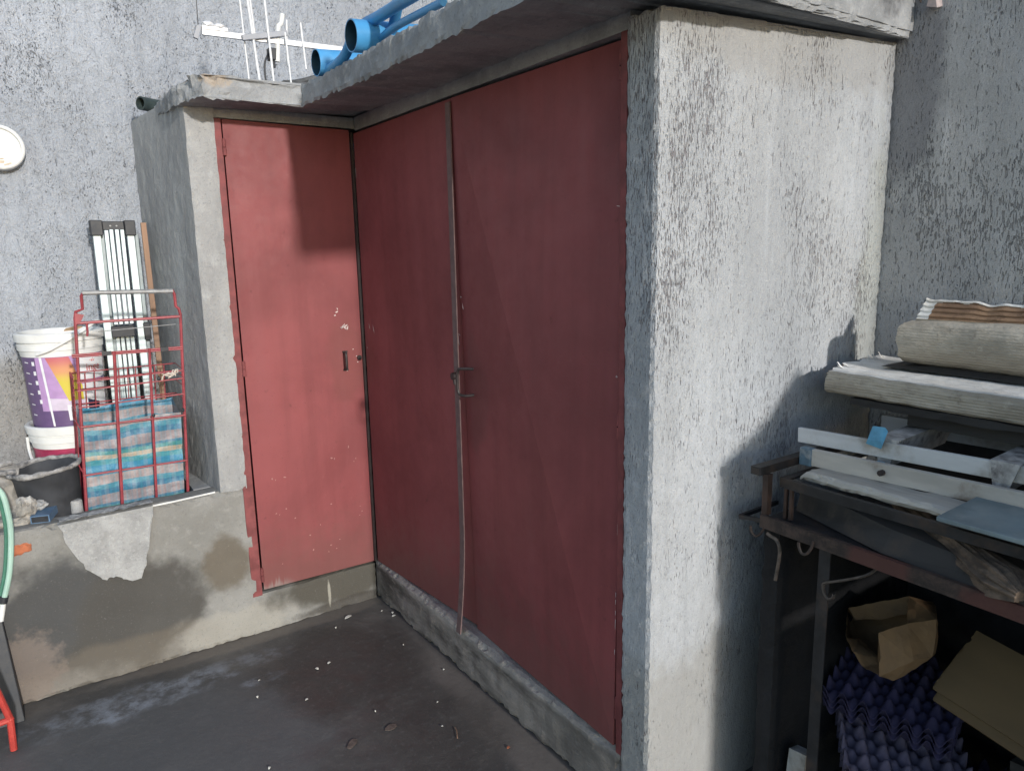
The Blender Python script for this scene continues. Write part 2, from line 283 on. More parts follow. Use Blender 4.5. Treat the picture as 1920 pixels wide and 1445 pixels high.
# ------------------------------------------------------------------ mesh helpers
class MB:
    def __init__(s): s.bm = bmesh.new(); s.mi = 0
    def face(s, vs):
        try: f = s.bm.faces.new(vs); f.material_index = s.mi; return f
        except ValueError: return None
    def poly(s, pts): return s.face([s.bm.verts.new(p) for p in pts])
    def hexa(s, p):   # 8 points, bottom ring then top ring
        v = [s.bm.verts.new(q) for q in p]
        for i in ((3, 2, 1, 0), (4, 5, 6, 7), (0, 1, 5, 4), (1, 2, 6, 5), (2, 3, 7, 6), (3, 0, 4, 7)): s.face([v[k] for k in i])
    def box(s, a, b):
        (x0, y0, z0), (x1, y1, z1) = a, b
        s.hexa([(x0, y0, z0), (x1, y0, z0), (x1, y1, z0), (x0, y1, z0), (x0, y0, z1), (x1, y0, z1), (x1, y1, z1), (x0, y1, z1)])
    def bar(s, p0, p1, w, h, up=(0, 0, 1)):   # rectangular bar between two points
        p0, p1 = V(p0), V(p1); d = (p1-p0).normalized(); a = d.cross(V(up)).normalized(); b = a.cross(d)
        s.hexa([p+a*sx*w/2+b*sy*h/2 for p in (p0, p1) for sx, sy in ((-1, -1), (1, -1), (1, 1), (-1, 1))])
    def tube(s, pts, r, seg=8, caps=True, closed=False):
        pts = [V(p) for p in pts]; n = len(pts); rs = r if isinstance(r, (list, tuple)) else [r]*n; rings = []; a = None
        for i, p in enumerate(pts):
            if closed: d = pts[(i+1) % n]-pts[i-1]
            else: d = pts[min(i+1, n-1)]-pts[max(i-1, 0)]
            d.normalize()
            if a is None: a = d.orthogonal().normalized()
            else: a = (a-d*a.dot(d)).normalized()
            b = d.cross(a); rings.append([s.bm.verts.new(p+(a*math.cos(2*math.pi*k/seg)+b*math.sin(2*math.pi*k/seg))*rs[i]) for k in range(seg)])
        for i in range(n if closed else n-1):
            A, B = rings[i], rings[(i+1) % n]
            for k in range(seg): s.face([A[k], A[(k+1) % seg], B[(k+1) % seg], B[k]])
        if caps and not closed: s.face(rings[0][::-1]); s.face(rings[-1])
    def lathe(s, prof, c, seg=40, tilt=None):
        c = V(c); rings = []
        for r, z in prof:
            ring = []
            for k in range(seg):
                a = 2*math.pi*k/seg; q = V((r*math.cos(a), r*math.sin(a), z))
                if tilt: q = tilt @ q
                ring.append(s.bm.verts.new(c+q))
            rings.append(ring)
        for A, B in zip(rings, rings[1:]):
            for k in range(seg): s.face([A[k], A[(k+1) % seg], B[(k+1) % seg], B[k]])
        return rings
    def prism(s, pts, off):
        off = V(off); a = [s.bm.verts.new(V(p)) for p in pts]; b = [s.bm.verts.new(V(p)+off) for p in pts]
        fa = s.face(a); fb = s.face(b[::-1]); n = len(pts)
        for i in range(n): s.face([a[i], b[i], b[(i+1) % n], a[(i+1) % n]][::-1])
        bmesh.ops.triangulate(s.bm, faces=[f for f in (fa, fb) if f])
    def grid(s, fn, nu, nv):
        g = [[s.bm.verts.new(fn(i/nu, j/nv)) for j in range(nv+1)] for i in range(nu+1)]
        for i in range(nu):
            for j in range(nv): s.face([g[i][j], g[i+1][j], g[i+1][j+1], g[i][j+1]])
        return g
    def blob(s, c, r, seed=0, amp=.3, sub=3, fr=1.6):
        res = bmesh.ops.create_icosphere(s.bm, subdivisions=sub, radius=1)
        for v in res['verts']:
            k = 1+amp*noise.noise(v.co*fr+V((seed*3.1, seed*1.7, 0)))+amp*.5*noise.noise(v.co*fr*3+V((seed, 0, 5)))
            v.co = V(c)+V((v.co.x*r[0]*k, v.co.y*r[1]*k, v.co.z*r[2]*k))
        for v in res['verts']:
            for f in v.link_faces: f.material_index = s.mi
    def rough_box(s, a, b, res=.03, amp=.004, fr=14, edge=.004, seed=0, top=None, join=None):
        a, b = V(a), V(b); n = [max(1, round((b[i]-a[i])/res)) for i in range(3)]; vs = {}
        def vert(i, j, k):
            key = (i, j, k)
            if key not in vs:
                idx = key; p = V([a[q]+(b[q]-a[q])*idx[q]/n[q] for q in range(3)])
                if top is not None and k > 0: p.z = a.z+(top(p)-a.z)*k/n[2]
                ext = [(-1 if idx[q] == 0 else (1 if idx[q] == n[q] else 0)) for q in range(3)]
                if join and ext[0] == join: ext[0] = 0
                ne = sum(1 for e in ext if e)
                w = noise.noise_vector(p*fr+V((seed, seed*2, 0)))*amp
                if ne >= 2:
                    e2 = abs(noise.noise(p*fr*1.9+V((0, seed, 9))))*edge*2+edge*.3
                    w = w-V(ext)*e2
                vs[key] = s.bm.verts.new(p+w)
            return vs[key]
        for ax in range(3):
            u, w = [(1, 2), (2, 0), (0, 1)][ax]
            for side in (0, n[ax]):
                for i in range(n[u]):
                    for j in range(n[w]):
                        q = []
                        for di, dj in ((0, 0), (1, 0), (1, 1), (0, 1)):
                            key = [0, 0, 0]; key[ax] = side; key[u] = i+di; key[w] = j+dj; q.append(vert(*key))
                        s.face(q if side else q[::-1])
    def build(s, name, mat, parent=None, root=V((0, 0, 0)), smooth=False, bevel=0, kind=None):
        bmesh.ops.remove_doubles(s.bm, verts=s.bm.verts, dist=1e-6)
        bmesh.ops.recalc_face_normals(s.bm, faces=s.bm.faces)
        me = bpy.data.meshes.new(name); s.bm.to_mesh(me); s.bm.free()
        me.transform(Matrix.Translation(-V(root)))
        for m in (mat if isinstance(mat, (list, tuple)) else [mat]): me.materials.append(m)
        for p in me.polygons: p.use_smooth = smooth
        o = bpy.data.objects.new(name, me); COL.objects.link(o)
        if parent is not None: o.parent = parent
        else: o.location = V(root)
        if bevel:
            md = o.modifiers.new('bevel', 'BEVEL'); md.width = bevel; md.segments = 2; md.limit_method = 'ANGLE'; md.angle_limit = R(40)
        if smooth and smooth != True:
            pass
        if kind: o['kind'] = kind
        return o
def autosmooth(o, ang=35):
    for p in o.data.polygons: p.use_smooth = True
    try: o.data.set_sharp_from_angle(angle=R(ang))
    except Exception: pass
    return o
def thing(name, label, cat, loc, group=None):
    o = bpy.data.objects.new(name, None); COL.objects.link(o); o.location = V(loc); o.empty_display_size = .05
    return tag(o, label, cat, group)
def tag(o, label, cat, group=None):
    o['label'] = label; o['category'] = cat
    if group: o['group'] = group
    return o
def smooth_path(pts, k=6):
    pts = [V(p) for p in pts]; out = []
    for i in range(len(pts)-1):
        p0, p1, p2, p3 = pts[max(i-1, 0)], pts[i], pts[i+1], pts[min(i+2, len(pts)-1)]
        for j in range(k):
            t = j/k; out.append(.5*((2*p1)+(p2-p0)*t+(2*p0-5*p1+4*p2-p3)*t*t+(3*p1-p0-3*p2+p3)*t**3))
    out.append(pts[-1]); return out

# ------------------------------------------------------------------ setting
mb = MB(); mb.poly([(-60, -60, 0), (60, -60, 0), (60, 60, 0), (-60, 60, 0)]); mb.build('ground', M['floor'], kind='structure')
mb = MB(); mb.rough_box((-3.09, .101, .001), (-.70, .649, .50), .05, .012, 9, .01, 3); mb.build('planter_fill', M['fill'], kind='structure')

mb = MB(); mb.rough_box((-3.4, .66, 0), (.94, .85, 3.4), .05, .007, 7, .004, 1)
o = mb.build('back_wall', M['render_back']); tag(o, 'tall pale grey rough-cast wall rising behind the closet and the roof clutter', 'wall')
RX = .945
wr = thing('boundary_wall', 'tall dark grey rough-cast wall along the right side behind the cardboard', 'wall', (RX, -2, 0))
mb = MB(); mb.rough_box((RX, -5.0, 0), (RX+.2, .655, 3.4), .05, .005, 9, .004, 2); mb.build('wall_body', M['render_dark'], wr, wr.location)
mb = MB(); mb.prism([(RX-.001, -1.737, 2.128), (RX-.001, -1.765, 2.118), (RX-.001, -1.758, 2.150), (RX-.001, -1.742, 2.150)], (-.022, .004, -.006)); mb.build('loose_flake', M['chip'], wr, wr.location)

# ------------------------------------------------------------------ closet
closet = thing('storage_closet', 'concrete storage closet with oxide-red steel doors and a chipped slab roof', 'closet', (0, 0, 0))
def rough_poly(poly, z0, z1, res, amp, fr, mat, name, seed=0, edge=.004, topf=None, botf=None, ampf=None):
    mb = MB(); bm = mb.bm; pts = []
    for i, p in enumerate(poly):
        q = poly[(i+1) % len(poly)]; L = math.dist(p, q); n = max(1, round(L/res))
        for k in range(n): pts.append((p[0]+(q[0]-p[0])*k/n, p[1]+(q[1]-p[1])*k/n, k == 0))
    nz = max(1, round((z1-z0)/res)); rings = []
    cx = sum(p[0] for p in poly)/len(poly); cy = sum(p[1] for p in poly)/len(poly)
    for j in range(nz+1):
        ring = []
        for x, y, corner in pts:
            zb = botf(x, y) if botf else z0; zt = topf(x, y) if topf else z1
            p = V((x, y, zb+(zt-zb)*j/nz)); am = amp*(ampf(p) if ampf else 1); w = noise.noise_vector(p*fr+V((seed, 0, 0)))*am+noise.noise_vector(p*fr*3.3+V((0, seed, 0)))*am*.5
            e = (j in (0, nz))+corner
            if e:
                inn = V((cx-x, cy-y, 0)).normalized(); k = abs(noise.noise(p*fr*2.1+V((7, seed, 0))))*edge*2+edge*.3
                if j in (0, nz): w += V((0, 0, (k if j == 0 else -k)))
                w += inn*k*.7
            ring.append(bm.verts.new(p+w))
        rings.append(ring)
    n = len(pts)
    for A, B in zip(rings, rings[1:]):
        for k in range(n): mb.face([A[k], A[(k+1) % n], B[(k+1) % n], B[k]])
    for tri in tessellate_polygon([[V((x, y, 0)) for x, y, c in pts]]):
        mb.face([rings[0][i] for i in tri]); mb.face([rings[-1][i] for i in tri])
    return mb.build(name, mat, closet)
rough_poly([(-.615, -.004), (-.517, -.004), (-.517, .10), (-.60, .655), (-.688, .655)], .612, 2.06, .016, .0022, 23, M['pillar'], 'side_wall', 1, .0035)
rough_poly([(0, -1.552), (.0, -1.65), (.943, -1.65), (.943, -1.552)], 0, 2.06, .0125, .0016, 32, M['render_light'], 'end_wall', 2, .008, topf=lambda x, y: 2.004+.055*max(x, 0))
mb = MB(); mb.box((-.69, .11, 0), (-.54, .65, .615)); mb.build('wall_base', M['pillar'], closet)
mb = MB(); mb.rough_box((0, -1.551, 0), (.12, .02, .176), .018, .006, 17, .008, 5); mb.build('kerb', M['kerb'], closet)
mb = MB(); mb.rough_box((-.532, .012, 1.988), (.02, .09, 2.03), .03, .001, 9, .001, 6); mb.rough_box((.012, -1.55, 1.978), (.09, .0, 2.03), .03, .001, 9, .001, 7); mb.build('lintel', M['slab'], closet)
# roof slab
def slab_bot(x, y): return 2.013-.013*max(0, min(1, (-y-.2)*2))+.055*max(x, 0)
def slab_top(x, y):
    return 2.092-.008*max(0, min(1, -y-.3))-.03*max(0, min(1, y*2))
rough_poly([(-.655, .64), (-.64, .0), (-.59, -.168), (-.252, -.168), (-.25, -.9), (-.25, -1.795), (.02, -1.775), (.27, -1.752), (.86, -1.695), (.944, -1.687), (.944, -1.0), (.944, .64)],
           2.01, 2.09, .016, .0045, 30, M['slab'], 'roof_slab', 3, .008, topf=slab_top, botf=slab_bot, ampf=lambda p: 1+2.2*max(0, (p.z-2.055)/.04)*(1 if (p.x < -.30 and p.y < .05) else .35)+(.8 if p.x < -.5 else 0))

rough_poly([(.04, -1.778), (.27, -1.756), (.86, -1.699), (.9435, -1.691), (.9435, -1.60), (.04, -1.63)], 2.07, 2.34, .02, .002, 24, M['slab'], 'roof_upstand', 6, .004, botf=lambda x, y: 2.018+.055*max(x, 0))
# doors -------------------------------------------------------------
def flecks(mb, fn, spots):
    for (u, v, a, l, w) in spots:
        c, s_ = math.cos(a), math.sin(a); q = []
        for k in range(7):
            t = 2*math.pi*k/7; rr = 1+.3*math.sin(k*2.3+u*50); dx, dz = math.cos(t)*l*rr, math.sin(t)*w*rr; q.append(fn(u+dx*c-dz*s_, v+dx*s_+dz*c))
        mb.poly(q)
M['pink_dust'] = plain('pinkish_dust', (.36, .18, .165), .9, var=.1)
def panel(pts_out, depth, name, parent, marks=()):   # pts_out: TL, TR, BR, BL of the outer skin; folded along TL-BR
    mb = MB(); d = V(depth); a = [mb.bm.verts.new(V(p)) for p in pts_out]; b = [mb.bm.verts.new(V(p)+d) for p in pts_out]
    mb.face([a[0], a[3], a[2]]); mb.face([a[0], a[2], a[1]]); mb.face([b[0], b[2], b[3]]); mb.face([b[0], b[1], b[2]])
    for i in range(4): mb.face([a[i], a[(i+1) % 4], b[(i+1) % 4], b[i]])
    for mi, fn, sp in marks: mb.mi = mi; flecks(mb, fn, sp)
    return mb.build(name, [M['red'], M['chip'], M['pink_dust']], parent)
def hinge(parent, p, r=.007, h=.055):
    mb = MB(); p = V(p); mb.tube([p-V((0, 0, h/2)), p-V((0, 0, .001))], r, 10); mb.tube([p+V((0, 0, .001)), p+V((0, 0, h/2))], r*.93, 10); mb.tube([p+V((0, 0, h/2)), p+V((0, 0, h/2+.004))], r*.6, 8)
    autosmooth(mb.build('hinge', M['red_frame'], parent))
# single narrow door (plane y=0)
P1 = lambda u, v: (u, .0012 if v > 1. else -.0010, v)
rnd = random.Random(3)
chips1 = [(-.085, 1.212, .9, .012, .0035), (-.078, 1.208, 2.2, .011, .003), (-.072, 1.214, .6, .009, .003), (-.066, 1.205, 1.2, .010, .003), (-.090, 1.207, 0, .006, .003),
    (-.108, 1.272, .5, .006, .003), (-.116, 1.259, .3, .004, .003), (-.104, 1.284, 2., .004, .002), (-.034, 1.085, 0, .003, .002), (-.030, 1.06, 0, .003, .002), (-.047, 1.115, 0, .003, .002), (-.078, 1.03, 0, .004, .003)]
dust1 = [(-.43+.38*rnd.random(), .27+.45*rnd.random()**1.5, rnd.random()*3, .002+.004*rnd.random()**2, .0018+.002*rnd.random()) for _ in range(24)]
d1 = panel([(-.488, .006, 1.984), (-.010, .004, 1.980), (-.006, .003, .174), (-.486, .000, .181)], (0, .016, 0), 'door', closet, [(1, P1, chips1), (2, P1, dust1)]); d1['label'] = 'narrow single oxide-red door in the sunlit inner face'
mb = MB(); mb.box((-.5325, -.0015, .160), (-.4935, .03, 1.985)); mb.build('door_frame', M['red_frame'], d1, bevel=.002)
for z in (1.885, 1.08, .245): hinge(d1, (-.4895, -.003, z))
mb = MB(); mb.box((-.0085, -.008, .176), (.001, .0055, 1.972)); mb.build('corner_gap_shade', M['dark_iron'], d1)  # strip added and coloured dark for the shaded gap in the corner
mb = MB(); mb.tube(smooth_path([(-.088, .0, 1.106), (-.088, -.018, 1.103), (-.088, -.020, 1.07), (-.088, -.018, 1.04), (-.088, .0, 1.036)], 4), .0045, 8); mb.box((-.094, -.0045, 1.03), (-.074, .001, 1.036)); mb.box((-.094, -.0045, 1.106), (-.074, .001, 1.112)); mb.box((-.078, -.003, 1.036), (-.0745, .002, 1.106)); autosmooth(mb.build('handle', M['dark_iron'], d1))
mb = MB(); mb.tube([(-.022, .004, 1.078), (-.022, -.003, 1.078)], .010, 10); mb.tube([(-.022, -.002, 1.074), (-.022, -.006, 1.071)], .006, 8); mb.build('latch_stub', M['dark_iron'], d1)
# double leaves (plane x=0)
rnd = random.Random(5)
chips2 = [(-.745, 1.215, 1.45, .018, .003), (-.752, 1.232, .4, .006, .002), (-.095, 1.20, 1.3, .016, .002), (-.060, 1.21, 1.3, .014, .002), (-.03, 1.12, 0, .003, .003), (-.018, 1.82, 1.5, .02, .002)]
chips3 = [(-1.5205+.001*rnd.random(), z, 1.57, .006+.010*rnd.random(), .0011) for z in (1.74, 1.71, 1.66, 1.60, 1.50, 1.485, 1.36, 1.22, .86, .80, .62, .60, .57, .54, .46)] + [(-1.505, 1.19, .3, .003, .003), (-1.50, 1.60, 0.2, .008, .001), (-1.514, 1.50, 1.3, .008, .001), (-.83, 1.33, 1.3, .012, .0015), (-.82, 1.36, .5, .004, .002)]
def on_plane(p, q, r_):   # a hair in front of the folded skin, which is two planes
    n = (V(q)-V(p)).cross(V(r_)-V(p)); return lambda u, v: (V(p).x-((u-p[1])*n.y+(v-p[2])*n.z)/n.x-.0012, u, v)
L4 = [(.002, -.012, 1.966), (.003, -.770, 1.966), (.045, -.766, .190), (.003, -.014, .177)]
R4 = [(.001, -.776, 1.966), (.040, -1.523, 1.972), (.002, -1.522, .188), (.042, -.772, .180)]
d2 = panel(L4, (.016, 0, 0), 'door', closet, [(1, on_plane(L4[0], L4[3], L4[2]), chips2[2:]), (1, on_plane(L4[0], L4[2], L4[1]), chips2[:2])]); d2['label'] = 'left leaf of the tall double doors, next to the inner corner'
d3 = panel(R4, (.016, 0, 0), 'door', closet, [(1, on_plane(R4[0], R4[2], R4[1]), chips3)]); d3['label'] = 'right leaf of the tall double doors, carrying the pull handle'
mb = MB()
def strip(t): return V((-.004-.014*max(0, (t-.78)/.22)**2, -.766-.001*t+.026*max(0, (t-.78)/.22)**1.5, 1.955-1.785*t))
g = [strip(k/24) for k in range(25)]; ring = []
for p in g: ring.append([mb.bm.verts.new(p+V(q)) for q in ((-.002, .014, 0), (-.002, -.014, 0), (.002, -.014, 0), (.002, .014, 0))])
for A, B in zip(ring, ring[1:]):
    for k in range(4): mb.face([A[k], A[(k+1) % 4], B[(k+1) % 4], B[k]])
mb.face(ring[0]); mb.face(ring[-1]); mb.build('cover_strip', M['astragal'], d3)
mb = MB(); mb.box((.003, -1.5505, .172), (.03, -1.530, 1.976)); mb.build('door_frame', M['red_frame'], d3, bevel=.002)
for z in (1.905, 1.07, .30): hinge(d3, (.0065, -1.5275, z), .0045, .06)
mb = MB(); mb.tube(smooth_path([(.002, -.862, 1.132), (-.022, -.846, 1.134), (-.034, -.826, 1.128), (-.036, -.822, 1.09), (-.034, -.826, 1.052), (-.022, -.846, 1.046), (.002, -.862, 1.048)], 4), .0048, 8); autosmooth(mb.build('handle', M['dark_iron'], d3))
mb = MB(); mb.tube([(-.008, -.772, 1.10), (-.026, -.772, 1.10)], .012, 12); mb.tube([(-.018, -.772, 1.112), (-.016, -.774, 1.072)], .006, 8); autosmooth(mb.build('latch_knob', M['dark_iron'], d3))
# ------------------------------------------------------------------ low wall and what lies on it
lw = thing('low_wall', 'low cement-rendered planter wall with dark damp stains at the left', 'wall', (-1.5, .05, 0))
mb = MB(); mb.rough_box((-3.09, 0, 0), (-.517, .10, .618), .018, .005, 12, .009, 8, join=1); mb.rough_box((-.534, 0, 0), (-.001, .10, .166), .018, .005, 12, .005, 8, join=-1); mb.build('wall_body', M['low_wall'], lw, lw.location)
mb = MB(); mb.tube([(-.90, -.002, .6165), (-.78, -.003, .6185), (-.635, -.002, .6235)], .0035, 6); mb.build('edge_bead', M['white_plastic'], lw, lw.location)
mb = MB(); mb.rough_box((-1.30, -.006, .535), (-1.225, .05, .575), .01, .003, 40, .006, 3); mb.build('exposed_brick', M['brick'], lw, lw.location)
mb = MB(); pts = []
outl = [(-1.135, .620), (-1.128, .575), (-1.112, .545), (-1.105, .49), (-1.082, .452), (-1.04, .44), (-1.035, .405), (-1.0, .392), (-.965, .37), (-.935, .368), (-.915, .372), (-.895, .41), (-.885, .47), (-.872, .54), (-.858, .585), (-.852, .624)]
for i in range(len(outl)-1):
    a, b = outl[i], outl[i+1]
    for k in range(5):
        t = k/5; x, z = a[0]+(b[0]-a[0])*t, a[1]+(b[1]-a[1])*t; j = .022 if i < 10 else .006
        pts.append(V((x+noise.noise(V((x*48, z*48, 1)))*j, -.026+.006*noise.noise(V((x*12, z*12, 3))), z+noise.noise(V((x*48, z*48, 5)))*j)))
pts.append(V((-.852, -.02, .624)))
mb.prism(pts, (0, .030, 0))
mb.grid(lambda u, v: V((-1.14+.29*u+.01*noise.noise(V((u*9, v*5, 0))), -.028+(.085+.02*noise.noise(V((u*12, 2, 0))))*v, .632+.006*noise.noise(V((u*14, v*6, 2)))-.012*v+.006*u)), 40, 10)
o = mb.build('mortar_sheet', M['mortar']); tag(o, 'pale ragged sheet of hardened mortar hanging over the low wall edge', 'mortar sheet')

mb = MB(); mb.bar((-1.192, .045, .632), (-1.13, .235, .640), .058, .026); mb.mi = 1; mb.bar((-1.1925, .0435, .632), (-1.1915, .0465, .632), .050, .020)
o = mb.build('steel_tube', [M['steel_blue'], M['black_plastic']]); tag(o, 'short blue rectangular steel tube lying beside the black mortar bucket', 'steel tube')
mb = MB(); mb.lathe([(.0001, .545), (.020, .545), (.0205, .600), (.0195, .645), (.017, .649), (.0001, .65)], (-1.078, .145, 0), 20)
o = autosmooth(mb.build('concrete_stub', M['mortar'])); tag(o, 'small pale cylindrical concrete stub by the foot of the red trolley', 'concrete stub')
mb = MB(); mb.blob((-1.225, .085, .672), (.030, .028, .036), 3, .5); o = mb.build('rubble_lump', M['stone']); tag(o, 'rounded brown rubble lump beside the green hose on the low wall', 'stone')
mb = MB(); mb.blob((-1.190, .10, .668), (.026, .024, .017), 8, .4); o = mb.build('rubble_lump', M['mortar']); tag(o, 'flat pale rubble lump between the brown lump and blue tube', 'stone')
mb = MB(); mb.rough_box((-1.42, .06, .612), (-1.215, .16, .642), .015, .006, 20, .008, 5); o = mb.build('broken_slab', M['stone']); tag(o, 'broken cement slab carrying the rubble lumps on the low wall', 'rubble')
mb = MB(); mb.blob((-1.345, .24, .66), (.13, .12, .15), 4, .35); o = mb.build('boulder', M['stone']); tag(o, 'large grey cement boulder left of the black mortar bucket', 'boulder')

# hose, post and red frame at the left edge
t_ = thing('garden_hose', 'pale green garden hose looping down over the low wall', 'hose', (-1.29, -.05, 0))
mb = MB(); mb.tube(smooth_path([(-1.40, .0, .70), (-1.33, -.03, .80), (-1.285, -.045, .775), (-1.274, -.05, .70), (-1.276, -.05, .62), (-1.295, -.05, .50), (-1.325, -.05, .40)], 8), .0085, 10); autosmooth(mb.build('hose_body', M['hose_green'], t_, t_.location))
mb = MB(); mb.tube(smooth_path([(-1.42, .01, .69), (-1.34, -.02, .79), (-1.297, -.036, .77), (-1.287, -.04, .70), (-1.289, -.04, .62), (-1.308, -.04, .50), (-1.338, -.04, .40)], 8), .006, 8); autosmooth(mb.build('hose_strand', M['hose_edge'], t_, t_.location))
mb = MB(); mb.tube([(-1.318, -.05, .425), (-1.324, -.05, .405)], .0125, 12); mb.build('clamp', M['black_plastic'], t_, t_.location)
mb = MB(); mb.tube([(-1.324, -.05, .403), (-1.336, -.05, .345)], [.009, .007], 12); mb.build('connector', M['white_plastic'], t_, t_.location)
mb = MB(); mb.hexa([(-1.385, -.10, 0), (-1.312, -.10, 0), (-1.312, -.05, 0), (-1.385, -.05, 0), (-1.42, -.03, .36), (-1.335, -.03, .36), (-1.335, -.003, .36), (-1.42, -.003, .36)]); o = mb.build('leaning_board', M['black_plastic'], bevel=.003); tag(o, 'black board leaning on the low wall below the hose', 'board')
mb = MB()
A, B, C_, D = (-1.378, -.27, .30), (-1.342, -.25, .105), (-1.62, -.27, .095), (-1.62, -.28, .30)
for p, q in ((A, B), (B, C_), (D, A)): mb.tube([p, q], .010, 10)
for p in (A, B): mb.blob(p, (.011, .011, .011), 0, 0, 2)
mb.tube([B, (-1.345, -.252, .002)], .010, 10); mb.tube([C_, (-1.62, -.27, .002)], .010, 10)
o = autosmooth(mb.build('stool_frame', M['red_tube'])); tag(o, 'red tubular metal frame poking in at the lower left edge', 'metal frame')

# round cover on back wall
t_ = thing('round_cover', 'round white plastic cover with a rusty lower rim on the back wall', 'cover', (-1.150, .62, 1.92))
tl = Matrix.Rotation(R(90), 3, 'X')
mb = MB(); mb.lathe([(.0001, .014), (.055, .013), (.066, .014), (.070, .024), (.076, .026), (.081, .022), (.083, .010), (.083, -.035)], (-1.150, .635, 1.922), 48, tl); autosmooth(mb.build('dish', M['white_plastic'], t_, t_.location))
mb = MB(); flecks(mb, lambda u, v: (u, .6195, v), [(-1.16, 1.868, 0, .028, .006), (-1.13, 1.862, .3, .014, .004), (-1.185, 1.872, -.3, .010, .004), (-1.15, 1.88, .1, .012, .003)]); mb.build('rust_stain', plain('rust_stain', (.52, .43, .33), .9), t_, t_.location)

# ------------------------------------------------------------------ buckets
def bucket(name, label, c, rb, rt, h, body, group, full=True):
    t = thing(name, label, 'bucket', c); c = V(c)
    mb = MB(); k = lambda z: rb+(rt-rb)*z/h
    prof = [(.0001, 0), (rb-.006, 0), (rb, .006), (k(h-.085), h-.085)]
    mb.lathe(prof, c, 56); autosmooth(mb.build('body', body, t, c))
    mb = MB()
    prof = [(k(h-.087)+.001, h-.087), (k(h-.066)+.003, h-.066), (k(h-.066)+.008, h-.064), (k(h-.064)+.009, h-.042), (k(h-.04)+.002, h-.038), (k(h-.036)+.002, h-.034), (k(h-.034)+.012, h-.032), (rt+.013, h-.004), (rt+.008, h), (rt-.002, h), (rt-.008, h-.006), (rt-.013, h-.035)]
    if not full: prof += [(rt-.016, h-.05), (.0001, h-.055)]
    mb.lathe(prof, c, 56); autosmooth(mb.build('rim', M['white_plastic'], t, c))
    return t, k
c1 = V((-1.045, .475, .872)); h1 = .362
up, k1 = bucket('paint_bucket', 'big white paint bucket with a purple label on top of another bucket', c1, .124, .137, h1, M['lab_purple'], None)
mb = MB(); mb.grid(lambda u, v: c1+V((math.cos(u*6.2832)*.130*v, math.sin(u*6.2832)*.130*v, h1-.030+.010*noise.noise(V((math.cos(u*6.28)*v*3, math.sin(u*6.28)*v*3, 2))))), 30, 8); mb.build('rubble_fill', M['sand'], up, c1)
vd = (CAM-c1); A0 = math.atan2(vd.y, vd.x)
def lab(u, v, lift):   # u -1..1 across the visible side, v height
    a = A0+math.asin(max(-.999, min(.999, u))); r = k1(v)+lift; return c1+V((r*math.cos(a), r*math.sin(a), v))
def patch(name, quad, mat, lift, parent=up, n=16):
    mb = MB()
    def f(s_, t_):
        b = [quad[0][i]+(quad[1][i]-quad[0][i])*s_ for i in (0, 1)]; tt = [quad[3][i]+(quad[2][i]-quad[3][i])*s_ for i in (0, 1)]
        return lab(b[0]+(tt[0]-b[0])*t_, b[1]+(tt[1]-b[1])*t_, lift)
    mb.grid(f, n, 4); o = mb.build(name, mat, parent, c1); autosmooth(o); return o
LB, LT = .012, h1-.088
patch('label_panel', [(-.66, .07), (.99, .07), (.99, LT), (-.66, LT)], M['lab_lilac'], .0006)
patch('label_band', [(-.50, .075), (.60, .060), (.60, .105), (-.50, .120)], M['lab_mauve'], .0012)
patch('label_swoosh', [(.02, .105), (.52, .105), (.14, LT-.001), (-.42, LT-.001)], M['lab_grad'], .0014)
wp = patch('logo_panel', [(.33, .175), (.97, .180), (.97, LT-.008), (.30, LT-.008)], M['lab_white'], .0020)
patch('picture_panel', [(.40, .06), (.97, .05), (.97, .165), (.40, .165)], M['lab_white'], .0018)
patch('picture', [(.50, .062), (.78, .058), (.80, .085), (.50, .105)], M['lab_dark'], .0024)
patch('picture', [(.48, .125), (.66, .120), (.60, .138), (.46, .142)], M['grey_plastic'], .0024)
patch('white_line', [(-.45, LB), (-.40, LB), (-.50, LT), (-.56, LT)], M['lab_white'], .0016)
bc = patch('barcode_panel', [(-.02, .030), (.34, .028), (.34, .088), (-.04, .090)], M['lab_white'], .0022)
mb = MB()
rnd = random.Random(2); z = .034
while z < .082:
    w = rnd.choice((.0012, .002, .003)); q = [lab(.05, z, .0030), lab(.29, z, .0030), lab(.29, z+w, .0030), lab(.05, z+w, .0030)]; mb.poly(q); z += w+rnd.choice((.0012, .002))
mb.build('barcode', M['lab_dark'], bc, c1)
mb = MB()
for k in range(5):
    v = LT-.030-k*.036; mb = MB(); mb.poly([lab(-.74+.012*k, v, .002), lab(-.68+.012*k, v, .002), lab(-.68+.012*k, v+.015, .002), lab(-.74+.012*k, v+.015, .002)]); mb.build('pictogram', M['lab_white'], up, c1)
for k in range(6): v = LT-.02-k*.040; mb = MB(); mb.poly([lab(-.90, v, .002), lab(-.82, v-.002, .002), lab(-.82, v+.002, .002), lab(-.90, v+.004, .002)]); mb.build('pictogram', M['lab_white'], up, c1)
